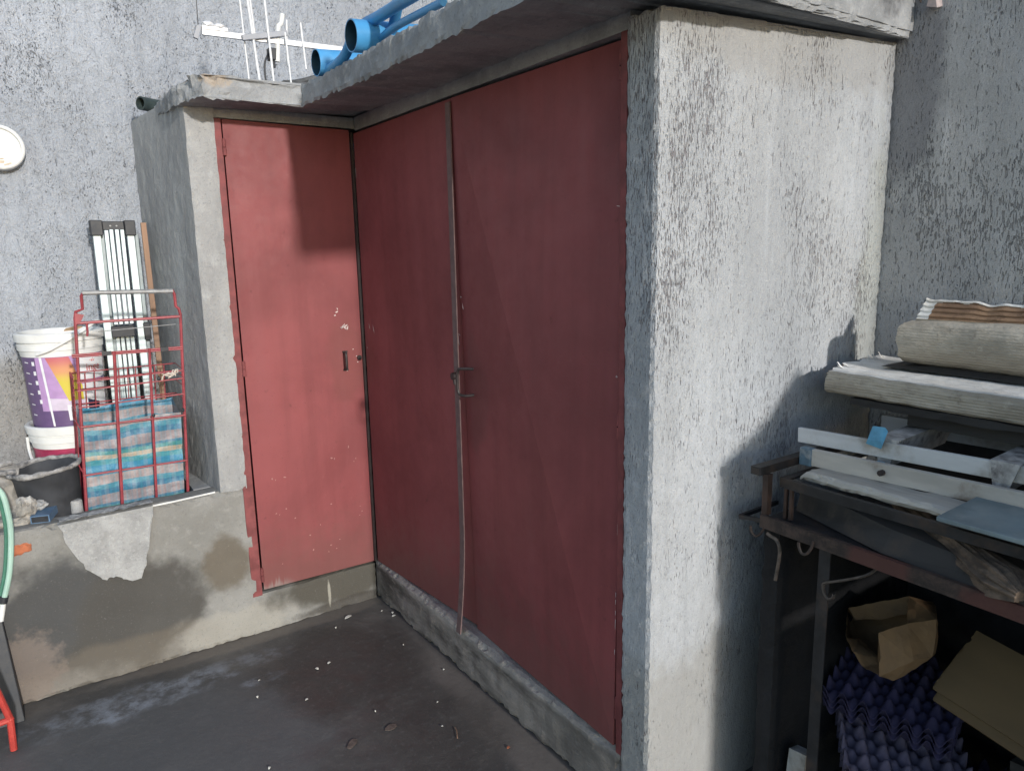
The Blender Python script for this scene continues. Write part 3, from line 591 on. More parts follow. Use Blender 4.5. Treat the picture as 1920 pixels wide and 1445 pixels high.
def curved_text(txt, size, u0, v0, mat, parent, slant=0.):
    cu_ = bpy.data.curves.new('txt', 'FONT'); cu_.body = txt; cu_.size = size; cu_.resolution_u = 3
    ob = bpy.data.objects.new('txt', cu_); COL.objects.link(ob); dg = bpy.context.evaluated_depsgraph_get()
    me = bpy.data.meshes.new_from_object(ob.evaluated_get(dg)); bpy.data.objects.remove(ob); bpy.data.curves.remove(cu_)
    bm = bmesh.new(); bm.from_mesh(me); bmesh.ops.subdivide_edges(bm, edges=[e for e in bm.edges if e.calc_length() > size*.2], cuts=2)
    rr = k1(v0)
    for v in bm.verts: v.co = lab(0, 0, 0) if False else (lambda a, z_: c1+V(((k1(z_)+.0036)*math.cos(a), (k1(z_)+.0036)*math.sin(a), z_)))(A0+math.asin(u0)+v.co.x/rr, v0+v.co.y+v.co.x*slant)-c1
    bm.to_mesh(me); bm.free(); me.materials.clear(); me.materials.append(mat); o = bpy.data.objects.new('lettering', me); COL.objects.link(o); o.parent = parent; return o
curved_text('inge', .040, .52, .212, M['lab_red'], wp)
mb = MB()
for a, b in (((.66, .246), (.72, .262)), ((.70, .246), (.76, .256)), ((.62, .250), (.66, .254))): mb.poly([lab(a[0], a[1], .0036), lab(a[0]+.03, a[1], .0036), lab(b[0], b[1], .0036)])
mb.build('emblem', M['lab_red'], wp, c1)
mb = MB(); hp = [lab(-.55, h1-.075, .012), lab(-.2, h1-.055, .02), lab(.30, h1-.012, .022), lab(.62, h1+.018, .02), lab(.85, h1+.034, .01), lab(.99, h1+.02, .008)]
mb.tube(smooth_path(hp, 6), .0055, 8); autosmooth(mb.build('bail_handle', M['white_plastic'], up, c1))
mb = MB(); q = [c1+V(p) for p in ((.01, -.11, h1+.004), (.05, -.09, h1+.004), (.075, -.075, h1+.012), (.060, -.068, h1+.016), (.02, -.085, h1+.010))]; mb.prism(q, (0, .002, .003)); o = mb.build('paper_scrap', M['leaf']); o.data.materials[0] = plain('tan_scrap', (.45, .30, .17), .8); tag(o, 'tan paper scrap lying on the rim of the upper paint bucket', 'paper scrap')
c2 = V((-1.045, .475, .505))
lo, k2 = bucket('paint_bucket', 'white-collared magenta bucket underneath the purple-labelled bucket', c2, .118, .141, .378, M['magenta'], None, False)
mb = MB(); a0 = A0; hp = [c2+V((.150*math.cos(a0-a), .150*math.sin(a0-a), z)) for a, z in ((1.5, .33), (1.45, .28), (1.2, .245), (.9, .225), (.5, .215), (0, .212))]
mb.tube(smooth_path(hp, 6), .0055, 8); autosmooth(mb.build('bail_handle', M['white_plastic'], lo, c2))

# black mortar bucket
c3 = V((-1.140, .215, .512)); t_ = thing('mortar_bucket', 'black rubber builder bucket with a mortar-crusted rim', 'bucket', c3)
tl = Matrix.Rotation(R(-4), 3, 'Y')
mb = MB(); mb.lathe([(.0001, 0), (.080, 0), (.086, .01), (.096, .13), (.108, .245), (.116, .262), (.114, .266), (.104, .25), (.09, .10), (.0001, .08)], c3, 44, tl); autosmooth(mb.build('body', M['rubber'], t_, c3))
mb = MB(); seg = 60; ringp = []
for k in range(seg):
    a = 2*math.pi*k/seg; ringp.append(c3+tl @ V((.114*math.cos(a), .114*math.sin(a), .262+.006*noise.noise(V((math.cos(a)*4, math.sin(a)*4, 0))))))
mb.tube(ringp, [.009+.005*noise.noise(p*45) for p in ringp], 8, closed=True); autosmooth(mb.build('crusted_rim', M['mud'], t_, c3), 60)
mb = MB(); mb.tube(smooth_path([(-1.245, .20, .772), (-1.275, .185, .778), (-1.31, .175, .785), (-1.34, .18, .79)], 4), .010, 8); mb.tube(smooth_path([(-1.25, .235, .80), (-1.285, .23, .797), (-1.32, .225, .785), (-1.34, .22, .78)], 4), .008, 8); autosmooth(mb.build('handle', M['mud'], t_, c3))

# folded canopy frame
t_ = thing('folded_canopy_frame', 'folded canopy frame of pale metal bars with black joints, standing upright', 'canopy frame', (-.83, .52, .5))
def gx(px_top, z, bot_shift=-.012): return px_top+bot_shift*(1.65-z)
for x0, y0, w in ((-.872, .500, .026), (-.752, .500, .026)):
    mb = MB(); mb.bar((gx(x0, 1.60), y0+.04, 1.60), (gx(x0, .5), y0-.03, .505), w, w, (0, 1, 0)); mb.build('leg', M['alu'], t_, t_.location, bevel=.002)
for x0 in (-.850, -.727): mb = MB(); mb.bar((gx(x0, 1.60), .565, 1.60), (gx(x0, .5), .51, .505), .014, .024, (0, 1, 0)); mb.build('rear_leg', M['alu_dark'], t_, t_.location, bevel=.002)
for i, (x0, zt, zb) in enumerate(((-.838, 1.612, 1.24), (-.820, 1.615, 1.24), (-.800, 1.615, 1.24), (-.781, 1.615, 1.24), (-.838, 1.19, .51), (-.820, 1.19, .51), (-.801, 1.19, .51), (-.783, 1.19, .51))):
    mb = MB(); mb.bar((gx(x0, zt), .530+.002*(i % 4), zt), (gx(x0, zb)-.004, .49+.002*(i % 4), zb), .0135, .016, (0, 1, 0)); mb.build('scissor_bar', M['alu'], t_, t_.location, bevel=.0015)
mb = MB(); mb.box((-.893, .515, 1.592), (-.850, .575, 1.652)); mb.box((-.772, .515, 1.592), (-.733, .575, 1.652)); mb.box((-.85, .528, 1.612), (-.772, .56, 1.648)); mb.build('top_joint', M['black_plastic'], t_, t_.location, bevel=.003)
mb = MB(); mb.box((-.866, .49, 1.188), (-.782, .535, 1.232)); mb.box((-.748, .49, 1.17), (-.722, .54, 1.24)); mb.build('slider_joint', M['black_plastic'], t_, t_.location, bevel=.003)
for x in (-.822, -.800): mb = MB(); mb.tube([(x, .5285, 1.63), (x, .525, 1.63)], .0035, 8); mb.build('bolt', M['chrome'], t_, t_.location)
mb = MB(); mb.bar((-.712, .46, 1.64), (-.716, .40, .505), .020, .016, (0, 1, 0)); o = mb.build('wooden_stick', M['stick'], bevel=.002); tag(o, 'brown wooden stick leaning beside the folded canopy frame', 'stick')

# ------------------------------------------------------------------ red wire trolley and plaid bag
t_ = thing('shopping_trolley', 'red wire shopping trolley with a bare steel handle bar', 'trolley', (-.87, .15, .5))
YF, YB = .13, .32
def tx(u, z): return (-1.051+.060*(z-.584))+u*(.343-.004*(z-.584))
def wire(name, paths, r=.0032, mat='trolley', closed=False):
    mb = MB()
    for p in paths: mb.tube(p, r, 7, closed=closed)
    return autosmooth(mb.build(name, M[mat], t_, t_.location))
for u, s_ in ((0, 1), (1, -1)):
    zt = 1.30 if u == 0 else 1.292; hx = -.979 if u == 0 else -.684
    pth = [(tx(u, .505), YF, .505), (tx(u, 1.18), YF, 1.18), (tx(u, zt-.02), YF, zt-.02), (tx(u, zt), YF, zt), (tx(u, zt)+s_*.004, YF, zt+.022), (hx-s_*.003, YF, zt+.030), (hx-s_*.002, YF, zt+.075), (hx+s_*.004, YF, 1.384)]
    wire('post', [pth], .0055)
wire('handle', [[(-.977, YF, 1.386), (-.686, YF, 1.379)]], .0085, 'chrome')
wire('cross_bar', [[(tx(0, 1.288), YF, 1.282), (tx(1, 1.29), YF, 1.284)]], .0052)
mb = MB(); mb.poly([(tx(0, 1.31), YF-.006, 1.318), (tx(0, 1.31)+.028, YF-.006, 1.31), (tx(0, 1.28)+.014, YF-.006, 1.282), (tx(0, 1.28), YF-.006, 1.282)]); mb.tube([(tx(0, 1.28)+.034, YF, 1.28), (tx(0, 1.24)+.036, YF-.004, 1.25), (tx(0, 1.22)+.034, YF-.006, 1.235)], .004, 7); mb.build('bracket', M['trolley'], t_, t_.location)
wire('thin_wire', [[(tx(.20, 1.25), YF, 1.248), (tx(.95, 1.25), YF, 1.256)]], .0016, 'chrome')
ring = []
for z in (1.173, 1.166): ring.append([(tx(-.05 if z < 1.17 else -.05, z), YF-.004, z), (tx(1.0, z), YF-.004, z-.004)])
wire('rail', ring, .0036)
mb = MB(); mb.bar((tx(.22, 1.17), YF-.004, 1.17), (tx(.31, 1.17), YF-.004, 1.169), .011, .014); mb.build('rail_clip', M['black_plastic'], t_, t_.location); mb = MB(); mb.bar((tx(.78, 1.17), YF-.004, 1.167), (tx(.86, 1.17), YF-.004, 1.167), .011, .014); mb.build('rail_clip', M['black_plastic'], t_, t_.location)
for z, u1, r in ((.915, 1, .0036), (.738, 1, .0036), (.56, 1, .0036)): wire('front_wire', [[(tx(-.01, z), YF-.005, z), (tx(u1, z), YF-.005, z-.006)]], r)
for u in (.335, .672): wire('front_upright', [[(tx(u, 1.175), YF-.007, 1.175), (tx(u, .51), YF-.007, .51)]], .0058 if u < .5 else .005)
for z in (1.085, 1.055, 1.02, .965): wire('basket_wire', [[(tx(-.04, z), YB-.16, z+.003), (tx(-.03, z), YB, z), (tx(1.02, z), YB, z), (tx(1.0, z), YF-.004, z)]], .0024)
for z in (1.075, 1.045, .985): wire('front_wire', [[(tx(-.02, z), YF-.004, z), (tx(1.0, z), YF-.004, z+.006)]], .0028)
for k, u in enumerate((.10, .19, .43, .52, .60, .80, .90)): wire('basket_upright', [[(tx(u, 1.085), YB+.003, 1.085), (tx(u, .51), YB+.003, .51)]], .0020)
for y in (.20, .26, .32): wire('side_wire', [[(tx(-.04, 1.085), y, 1.09), (tx(-.03, .9), y, .9), (tx(-.03, .52), y, .52)]], .0024)
for z in (.90, .74, .58): wire('side_wire', [[(tx(0, z), YF, z), (tx(-.035, z), YF+.03, z+.03), (tx(-.03, z), YB, z+.01)]], .0026)
for u, z in ((.75, 1.06), (.68, .925), (.98, .93)): mb = MB(); mb.blob((tx(u, z), YF-.010, z), (.006, .006, .008), u*9, .2, 2); mb.build('wire_tie', M['black_plastic'], t_, t_.location)
o = None
mb = MB(); rnd = random.Random(11)
for k in range(9):
    p = V((tx(.90+.06*rnd.random(), 1.06), YF-.008, 1.075)); mb.tube(smooth_path([p, p+V((rnd.uniform(-.035, .01), -.004, rnd.uniform(-.02, .015))), p+V((rnd.uniform(-.05, .02), -.006, rnd.uniform(-.03, .012)))], 3), .002, 5)
o = mb.build('knotted_string', plain('pale_string', (.50, .44, .38), .9)); tag(o, 'knot of pale frayed string tied to the trolley side', 'string')
# bag
def bag_pt(u, v, face):
    z = .505+v*(.412+ (.0 if face < 2 else 0)); x = tx(.02+u*.95, z); w = noise.noise(V((x*14, z*20, face*4.)))*.010+noise.noise(V((x*40, z*55, face)))*.003
    return x, z, w
mb = MB()
def front(u, v): x, z, w = bag_pt(u, v, 0); return V((x, YF+.014+w*.8, z-.004*math.sin(u*6)*(v > .95)))
def back(u, v): x, z, w = bag_pt(u, v, 1); return V((x, YB-.022+w, z+.040*v*(1-.25*math.sin(u*9))))
def sl(u, v): x, z, w = bag_pt(0, v, 2); return V((x+w, YF+.014+(YB-YF-.036)*u, z+.040*v*u))
def sr(u, v): x, z, w = bag_pt(1, v, 3); return V((x+w, YF+.014+(YB-YF-.036)*u, z+.040*v*u))
for f in (front, back): mb.grid(f, 44, 44)
for f in (sl, sr): mb.grid(f, 12, 44)
mb.grid(lambda u, v: V((tx(.02+u*.95, .52), YF+.014+(YB-YF-.036)*v, .52)), 8, 6)
o = mb.build('plaid_bag', M['plaid'], smooth=True); tag(o, 'teal, pink and blue plaid plastic bag sitting inside the red trolley', 'bag')

# ------------------------------------------------------------------ on the roof
t_ = thing('tv_antenna', 'white metal TV antenna standing on the closet roof', 'antenna', (-.25, 0, 2.09))
mb = MB(); mb.bar((-.53, 0, 2.266), (.02, .0, 2.276), .012, .019, (0, 0, 1)); mb.build('boom', M['antenna'], t_, t_.location, bevel=.001)
mb = MB(); mb.bar((-.398, -.012, 2.262), (-.235, -.014, 2.300), .014, .019); mb.build('dipole_box', M['grey_plastic'], t_, t_.location, bevel=.002)
for (x0, z0), (x1, z1), r, y in (((-.392, 2.50), (-.377, 2.093), .0033, .012), ((-.376, 2.50), (-.345, 2.093), .0052, -.012), ((-.356, 2.46), (-.345, 2.275), .0040, .01), ((-.315, 2.50), (-.298, 2.093), .0042, -.022), ((-.226, 2.352), (-.236, 2.190), .0036, .006), ((-.244, 2.30), (-.233, 2.094), .0036, -.020), ((-.180, 2.345), (-.170, 2.185), .0040, -.010)):
    mb = MB(); mb.tube([(x0, y, z0), (x1, y, z1)], r, 8); autosmooth(mb.build('element', M['antenna'], t_, t_.location))
mb = MB(); mb.tube(smooth_path([(-.243, .0, 2.368), (-.250, .0, 2.335), (-.262, 0, 2.318), (-.268, 0, 2.26), (-.274, 0, 2.20)], 4), .009, 8); autosmooth(mb.build('balun', M['white_plastic'], t_, t_.location))
mb = MB(); mb.box((-.302, -.006, 2.205), (-.270, .03, 2.246)); mb.tube([(-.284, .01, 2.205), (-.284, .01, 2.18)], .006, 8); mb.build('junction_box', M['black_plastic'], t_, t_.location, bevel=.003)
mb = MB(); mb.tube(smooth_path([(-.30, .01, 2.23), (-.318, .01, 2.19), (-.318, .01, 2.13), (-.308, .01, 2.095)], 5), .0035, 6); mb.build('cable', M['black_plastic'], t_, t_.location)
mb = MB(); mb.blob((-.508, -.004, 2.292), (.020, .012, .011), 1, .25); mb.blob((-.470, -.004, 2.291), (.018, .012, .010), 2, .25); mb.bar((-.53, -.004, 2.279), (-.445, -.004, 2.283), .014, .010); mb.build('end_insulator', M['antenna'], t_, t_.location)
mb = MB(); mb.prism([(-.545, -.006, 2.285), (-.53, -.006, 2.288), (-.545, -.006, 2.240), (-.56, -.006, 2.245)], (0, .012, 0)); mb.build('end_cap', M['grey_plastic'], t_, t_.location)
mb = MB(); mb.tube([(-.54, .0, 2.28), (-.535, .0, 2.52)], .0018, 6); mb.build('element', M['hose_grey'], t_, t_.location)

def open_pipe(name, label, c, d, L, r, mats):
    c, d = V(c), V(d).normalized(); mb = MB(); q = V((0, 0, 1)).rotation_difference(d).to_matrix()
    mb.lathe([(r, L), (r, 0), (r*.92, 0)], c, 36, q); mb.mi = 1; mb.lathe([(r*.92, 0), (r*.92, L)], c, 36, q)
    o = mb.build(name, mats); autosmooth(o); tag(o, label, 'pipe'); return o
pd = V((1, .0, .075))
open_pipe('water_pipe', 'large blue pipe with an open end, nearer the antenna at the slab corner', (-.246, -.313, 2.135), pd, .9, .043, [M['blue_pipe'], M['blue_inner']])
open_pipe('water_pipe', 'large blue pipe with an open end, under the bent thin blue pipe', (-.258, -.645, 2.140), (1, .0, .075), .7, .046, [M['blue_pipe'], M['blue_inner']])
mb = MB(); mb.tube(smooth_path([(-.215, -.33, 2.108), (-.205, -.45, 2.125), (-.20, -.53, 2.172), (-.20, -.62, 2.186), (-.20, -.72, 2.182), (-.20, -.86, 2.180), (-.20, -1.05, 2.176), (-.2, -1.4, 2.17)], 8), .0165, 14)
o = autosmooth(mb.build('bent_pipe', M['blue_pipe'])); tag(o, 'thick bent blue conduit arching over the slab edge, outermost of the bends', 'pipe')
mb = MB(); mb.tube(smooth_path([(-.12, -.48, 2.115), (-.13, -.62, 2.135), (-.16, -.76, 2.20), (-.20, -.85, 2.245), (-.22, -.95, 2.30)], 8), .016, 14)
o = autosmooth(mb.build('bent_pipe', M['blue_pipe'])); tag(o, 'steep blue conduit crossing behind the outermost bent conduit', 'pipe')
mb = MB(); mb.tube(smooth_path([(-.15, -.46, 2.118), (-.17, -.62, 2.130), (-.19, -.80, 2.135), (-.2, -1.1, 2.12)], 8), .011, 12)
o = autosmooth(mb.build('bent_pipe', M['blue_pipe'])); tag(o, 'thin blue conduit lying lowest under the bent conduits', 'pipe')
mb = MB()
for k in range(4):
    pts = [V((-.12+(.15-.016*k)*math.cos(a), .08+(.13-.012*k)*math.sin(a), 2.105+.020*k+.010*math.sin(a*2+k)+.02*math.cos(a))) for a in [2*math.pi*i/40 for i in range(40)]]
    mb.tube(pts, .0115, 8, closed=True)
o = autosmooth(mb.build('cable_coil', M['hose_grey'])); tag(o, 'coil of dark grey cable on the roof behind the blue pipe end', 'cable coil')
mb = MB(); q = V((0, 0, 1)).rotation_difference(V((.85, .5, .0)).normalized()).to_matrix(); mb.lathe([(.026, .16), (.026, 0), (.021, 0), (.021, .16)], (-.672, .48, 2.100), 24, q)
o = autosmooth(mb.build('drain_pipe', M['dark_pipe'])); tag(o, 'dark open pipe end resting on top of the closet side wall', 'pipe')

# ------------------------------------------------------------------ steel rack on the right
Y0, Y1, XF = -1.765, -2.72, .27
rk = thing('barbecue_rack', 'sooty steel barbecue rack against the right wall, loaded with boards', 'rack', (.6, -2.2, 0)); L = rk.location
for y in (-1.766, -2.76):
    mb = MB(); mb.rough_box((XF-(.025 if y < -2 else 0), y-.048, 0), (RX-.012, y, .838), .02, .002, 30, .004, 3); mb.build('side_panel', M['soot_panel'], rk, L)
mb = MB(); mb.bar((XF-.006, Y0, .853), (XF-.006, Y1, .838), .012, .004); mb.bar((XF-.011, Y0, .838), (XF-.011, Y1, .823), .004, .030); mb.build('front_rail', M['bar'], rk, L)
mb = MB(); mb.bar((XF-.004, -1.700, .828), (XF-.004, Y0-.005, .838), .008, .010); mb.bar((XF-.004, -1.70, .828), (.42, -1.70, .832), .008, .010); mb.build('end_loop', M['black_metal'], rk, L)
mb = MB(); mb.box((XF-.004, -1.777, .853), (XF+.014, -1.762, .956)); mb.build('corner_post', M['rust'], rk, L)
mb = MB(); mb.bar((.245, -1.755, .966), (.62, -1.755, .966), .026, .020); mb.mi = 1; mb.bar((.2445, -1.755, .966), (.2455, -1.755, .966), .020, .014); mb.build('top_bar', [M['black_metal'], M['ink']], rk, L)
mb = MB(); mb.bar((.300, -1.79, .943), (.300, Y1, .935), .012, .008); mb.bar((.297, -1.79, .934), (.297, Y1, .926), .004, .02); mb.bar((.30, -1.795, .943), (.86, -1.795, .943), .02, .006); mb.build('upper_rim', M['black_metal'], rk, L)
for y in (-1.80, -1.815): 
    mb = MB(); mb.box((.300, y-.006, .845), (.310, y+.001, .938)); mb.build('strut', M['rust'], rk, L)
mb = MB(); mb.box((XF+.002, Y1, .834), (RX-.015, Y0, .842)); mb.build('tray', M['black_metal'], rk, L)
mb = MB(); mb.box((.80, Y1, .842), (.806, Y0-.03, .99)); mb.build('back_plate', M['black_metal'], rk, L)
for y in (-1.918, -2.66):
    mb = MB(); mb.box((XF, y-.004, 0), (XF+.025, y, .834)); mb.box((XF, y-.028, 0), (XF+.004, y-.004, .834)); mb.build('leg', M['black_metal'], rk, L)
mb = MB(); mb.box((.915, Y1+.01, 0), (.922, Y0-.052, .832)); mb.build('shade_sheet', M['black_metal'], rk, L)  # added black sheet, stands in for the deep shade under the rack
# hooks
def hook(label, p, pts, r=.0032, mat='rust'):
    mb = MB(); mb.tube(smooth_path([V(p)+V(q) for q in pts], 5), r, 7); o = autosmooth(mb.build('meat_hook', M[mat])); tag(o, label, 'hook', 'rusty hooks on the rack front rail'); return o
hook('short rusty hook at the left corner of the rack rail', (.252, -1.775, .818), [(.012, -.004, .020), (.006, -.002, .004), (-.002, .004, -.012), (-.006, .014, -.016), (-.008, .024, -.006), (-.008, .026, .006)])
hook('long pale hook hanging by the rack corner, reaching lowest of the three', (.252, -1.822, .83), [(-.004, .028, -.012), (-.004, .018, -.016), (0, .006, -.022), (.0, -.004, -.036), (0, -.006, -.060), (0, -.002, -.095), (0, .002, -.125)], .0042, 'hook')
hook('j-shaped rusty hook, third from the rack corner', (.252, -1.90, .822), [(.006, -.010, .012), (.0, -.008, -.006), (-.004, .0, -.020), (-.006, .010, -.022), (-.006, .018, -.010), (-.006, .020, .002)], .0036)
mb = MB(); mb.tube(smooth_path([(.30, -2.045, .822), (.285, -2.042, .805), (.27, -2.025, .788), (.265, -1.985, .765), (.262, -1.942, .742), (.262, -1.938, .732), (.262, -1.942, .716), (.262, -1.952, .708), (.262, -1.962, .713), (.262, -1.965, .724)], 6), .0034, 7)
o = autosmooth(mb.build('fire_poker', M['hook'])); tag(o, 'bent grey rod with a curled end hanging under the rack', 'poker')

# things lying on the rack
mb = MB(); mb.rough_box((.335, -2.75, .940), (.425, -1.815, .962), .012, .0035, 26, .005, 6); o = mb.build('plank', M['plank']); tag(o, 'weathered grey wooden plank on the rack behind the front rim', 'plank')
mb = MB(); mb.hexa([(.262, -2.165, .960), (.262, -2.75, .956), (.42, -2.75, .966), (.42, -2.170, .968), (.262, -2.165, .970), (.262, -2.75, .966), (.42, -2.75, .976), (.42, -2.170, .978)]); o = mb.build('metal_plate', M['plate'], bevel=.002); tag(o, 'bluish grey metal plate lying across the rack rim', 'plate')
mb = MB(); mb.hexa([(.375, -1.785, .845), (.288, -2.05, .845), (.262, -2.36, .845), (.37, -2.36, .845), (.395, -1.785, .905), (.325, -2.05, .890), (.30, -2.36, .875), (.41, -2.36, .875)]); o = mb.build('charred_board', M['char']); tag(o, 'charred dark board leaning inside the rack tray', 'board')
mb = MB(); n = 40; P0, P1_ = V((.46, -2.00, .905)), V((.252, -2.325, .868)); seg = 40; rings = []; d = (P1_-P0).normalized(); a = d.orthogonal().normalized(); b = d.cross(a)
for i in range(n+1):
    t = i/n; p = P0.lerp(P1_, t); rr = (.026+.008*t)*(1 if t < .88 else 1-(t-.88)*5); ring = []
    for k in range(seg):
        an = 2*math.pi*k/seg; w = 1+.22*noise.noise(V((math.cos(an)*1.6, math.sin(an)*1.6, t*2)))+.30*noise.noise(V((math.cos(an)*4.5, math.sin(an)*4.5, t*2.2)))+.22*noise.noise(V((math.cos(an)*13, math.sin(an)*13, t*4))); ring.append(mb.bm.verts.new(p+(a*math.cos(an)+b*math.sin(an)*.8)*rr*w))
    rings.append(ring)
for A, B in zip(rings, rings[1:]):
    for k in range(seg): mb.face([A[k], A[(k+1) % seg], B[(k+1) % seg], B[k]])
mb.face(rings[0]); mb.face(rings[-1])
o = mb.build('firewood_log', plain('log_bark', (.13, .095, .07), .9, var=.55, sc=34, streak=(1, .3, 1), bump=1.2, dirt=(.03, .027, .025))); tag(o, 'splintered brown firewood log poking out over the rack rail', 'log')

ld = thing('step_ladder', 'folded aluminium step ladder laid flat on the rack under the cardboard', 'ladder', (.45, -2.1, .97)); L = ld.location
mb = MB(); mb.bar((.447, -1.735, 1.020), (.500, -2.75, 1.040), .012, .038); mb.build('rail', M['ladder'], ld, L, bevel=.0015)
mb = MB(); mb.bar((.405, -1.80, .982), (.46, -2.75, .990), .016, .042); mb.build('rail', M['ladder_wood'], ld, L, bevel=.0015)
mb = MB(); mb.box((.394, -1.806, .958), (.418, -1.772, 1.004)); mb.build('foot_cap', M['cap_slate'], ld, L, bevel=.004)
mb = MB(); mb.bar((.78, -1.775, 1.010), (.82, -2.75, 1.015), .014, .04); mb.build('rail', M['ladder'], ld, L)
for y in (-1.935, -2.180, -2.43):
    mb = MB(); mb.hexa([(.458, y-.030, .985), (.775, y-.010, .985), (.775, y+.01, .985), (.458, y-.005, .985), (.458, y-.050, 1.052), (.775, y-.03, 1.052), (.775, y+.02, 1.052), (.458, y+.006, 1.052)]); mb.build('tread', M['tread'], ld, L)
mb = MB(); mb.prism([(.437, -1.921, 1.046), (.437, -1.950, 1.048), (.437, -1.958, 1.040), (.437, -1.955, 1.030), (.437, -1.918, 1.036)], (.02, 0, .030)); mb.build('tread_clip', M['cap_blue'], ld, L); mb = MB(); mb.prism([(.435, -1.945, .998), (.435, -1.962, .998), (.435, -1.972, .965), (.435, -1.962, .960)], (.012, 0, 0)); mb.build('tread_clip', M['cap_blue'], ld, L)
for y in (-1.978, -2.60): mb = MB(); mb.tube([(.412, y, .985), (.395, y, .985)], .007, 8); mb.build('rivet', M['dark_iron'], ld, L)
mb = MB(); mb.box((.60, -2.74, 1.058), (.90, -1.93, 1.108)); mb.rough_box((.56, -2.74, 1.090), (.90, -1.80, 1.112), .03, .003, 10, .003, 2); o = mb.build('flat_box', M['char']); tag(o, 'blackened flat box propping up the bleached cardboard', 'box')

mb = MB(); mb.prism([(.245, -2.60, .846), (.245, -2.60, 1.22), (.43, -2.60, 1.31), (.55, -2.60, 1.43), (.58, -2.60, 1.43), (.58, -2.60, .846)], (0, .012, 0)); o = mb.build('shadow_board', M['char']); tag(o, 'unseen dark board added at the near end of the rack to shade the end wall', 'board')  # added out of view; slanted top shapes the shadow on the end wall
# cardboard pieces
def sheet(fn, nu, nv, th, mats, name, label, mfun=None):
    mb = MB(); top = [[V(fn(i/nu, j/nv)) for j in range(nv+1)] for i in range(nu+1)]; nr = []
    for i in range(nu+1):
        row = []
        for j in range(nv+1):
            du = top[min(i+1, nu)][j]-top[max(i-1, 0)][j]; dv = top[i][min(j+1, nv)]-top[i][max(j-1, 0)]; row.append(du.cross(dv).normalized())
        nr.append(row)
    A = [[mb.bm.verts.new(top[i][j]) for j in range(nv+1)] for i in range(nu+1)]; B = [[mb.bm.verts.new(top[i][j]+nr[i][j]*th) for j in range(nv+1)] for i in range(nu+1)]
    for i in range(nu):
        for j in range(nv):
            mb.mi = mfun(i/nu, j/nv) if mfun else 0
            mb.face([A[i][j], A[i+1][j], A[i+1][j+1], A[i][j+1]]); mb.mi = (len(mats)-1); mb.face([B[i][j], B[i][j+1], B[i+1][j+1], B[i+1][j]])
    mb.mi = len(mats)-1
    for i in range(nu): mb.face([A[i][0], B[i][0], B[i+1][0], A[i+1][0]]); mb.face([A[i][nv], A[i+1][nv], B[i+1][nv], B[i][nv]])
    for j in range(nv): mb.face([A[0][j], A[0][j+1], B[0][j+1], B[0][j]]); mb.face([A[nu][j], B[nu][j], B[nu][j+1], A[nu][j+1]])
    o = mb.build(name, mats); autosmooth(o, 50); tag(o, label, 'cardboard'); return o
# profiles run (x, z) from the underside round the front fold to the top; u along the profile, v along -y
def prof_at(prof, u):
    f = u*(len(prof)-1); i = min(int(f), len(prof)-2); t = f-i; return prof[i][0]+(prof[i+1][0]-prof[i][0])*t, prof[i][1]+(prof[i+1][1]-prof[i][1])*t
lowp = [(.90, 1.112), (.80, 1.112), (.68, 1.113), (.60, 1.114), (.566, 1.116), (.558, 1.122), (.557, 1.140), (.558, 1.158), (.562, 1.168), (.574, 1.173), (.62, 1.174), (.70, 1.175), (.80, 1.176), (.90, 1.177)]
def low_fn(u, v):
    x, z = prof_at(lowp, u); top = max(0, (u-.6)/.4)
    y = -1.732-1.02*v
    if v < .06: y += (.03*noise.noise(V((u*22, 1, 0)))+.055*top-.01)*(1-v/.06) if top > .1 else .008*noise.noise(V((u*30, 4, 0)))
    w = noise.noise(V((x*9, y*7, 1)))*.009+noise.noise(V((x*30, y*22, 2)))*.004
    return (x+.010*noise.noise(V((y*5, z*14, 7)))+.004*noise.noise(V((y*25, z*60, 3))), y, z-.012*v+w*(.6 if top else .3)+(.012*max(0, 1-v*14)*abs(noise.noise(V((u*25, 3, 0)))) if top > .2 else 0))
sheet(low_fn, 52, 90, .004, [M['card'], M['card_white'], M['card_edge']], 'cardboard', 'folded cardboard with a bleached white top, lower of the two on the ladder', lambda u, v: 1 if u > .66 else 0)
upp = [(.90, 1.200), (.80, 1.198), (.70, 1.200), (.635, 1.208), (.605, 1.226), (.594, 1.255), (.596, 1.285), (.606, 1.306), (.625, 1.316), (.66, 1.318), (.72, 1.316), (.735, 1.320), (.735, 1.322)]
def up_fn(u, v):
    x, z = prof_at(upp, u); y = -1.885-.87*v+.012*noise.noise(V((z*40, u*6, 3)))*max(0, 1-v*10)
    w = noise.noise(V((x*9+4, y*6, z*7)))*.008+noise.noise(V((x*25, y*20, z*20)))*.0025
    return (x+.1+w, y+.045, z-.012+w*.5-.010*v+.012*noise.noise(V((y*5, 1, u*2))))
sheet(up_fn, 44, 80, .004, [M['card'], M['card_edge']], 'cardboard', 'brown folded cardboard with a bulging front, on top of the heap')
def flap_fn(u, v):   # raised flap at the back of the upper fold, brown inside
    y = -1.895-.86*v; e = .010*noise.noise(V((y*30, 2, 0)))*u; return (.765+.05*u+.0035*math.sin(u*25), y+.045, 1.305+.050*u-.022*v*u+e+.010*noise.noise(V((y*9, 5, 0)))*u)
sheet(flap_fn, 24, 120, .005, [M['card_edge'], M['card_white'], M['card']], 'cardboard', 'torn brown flap of corrugated card standing behind the top fold', lambda u, v: 1 if u > .86+.10*noise.noise(V((v*40, 0, 0))) or v < .03 else 0)
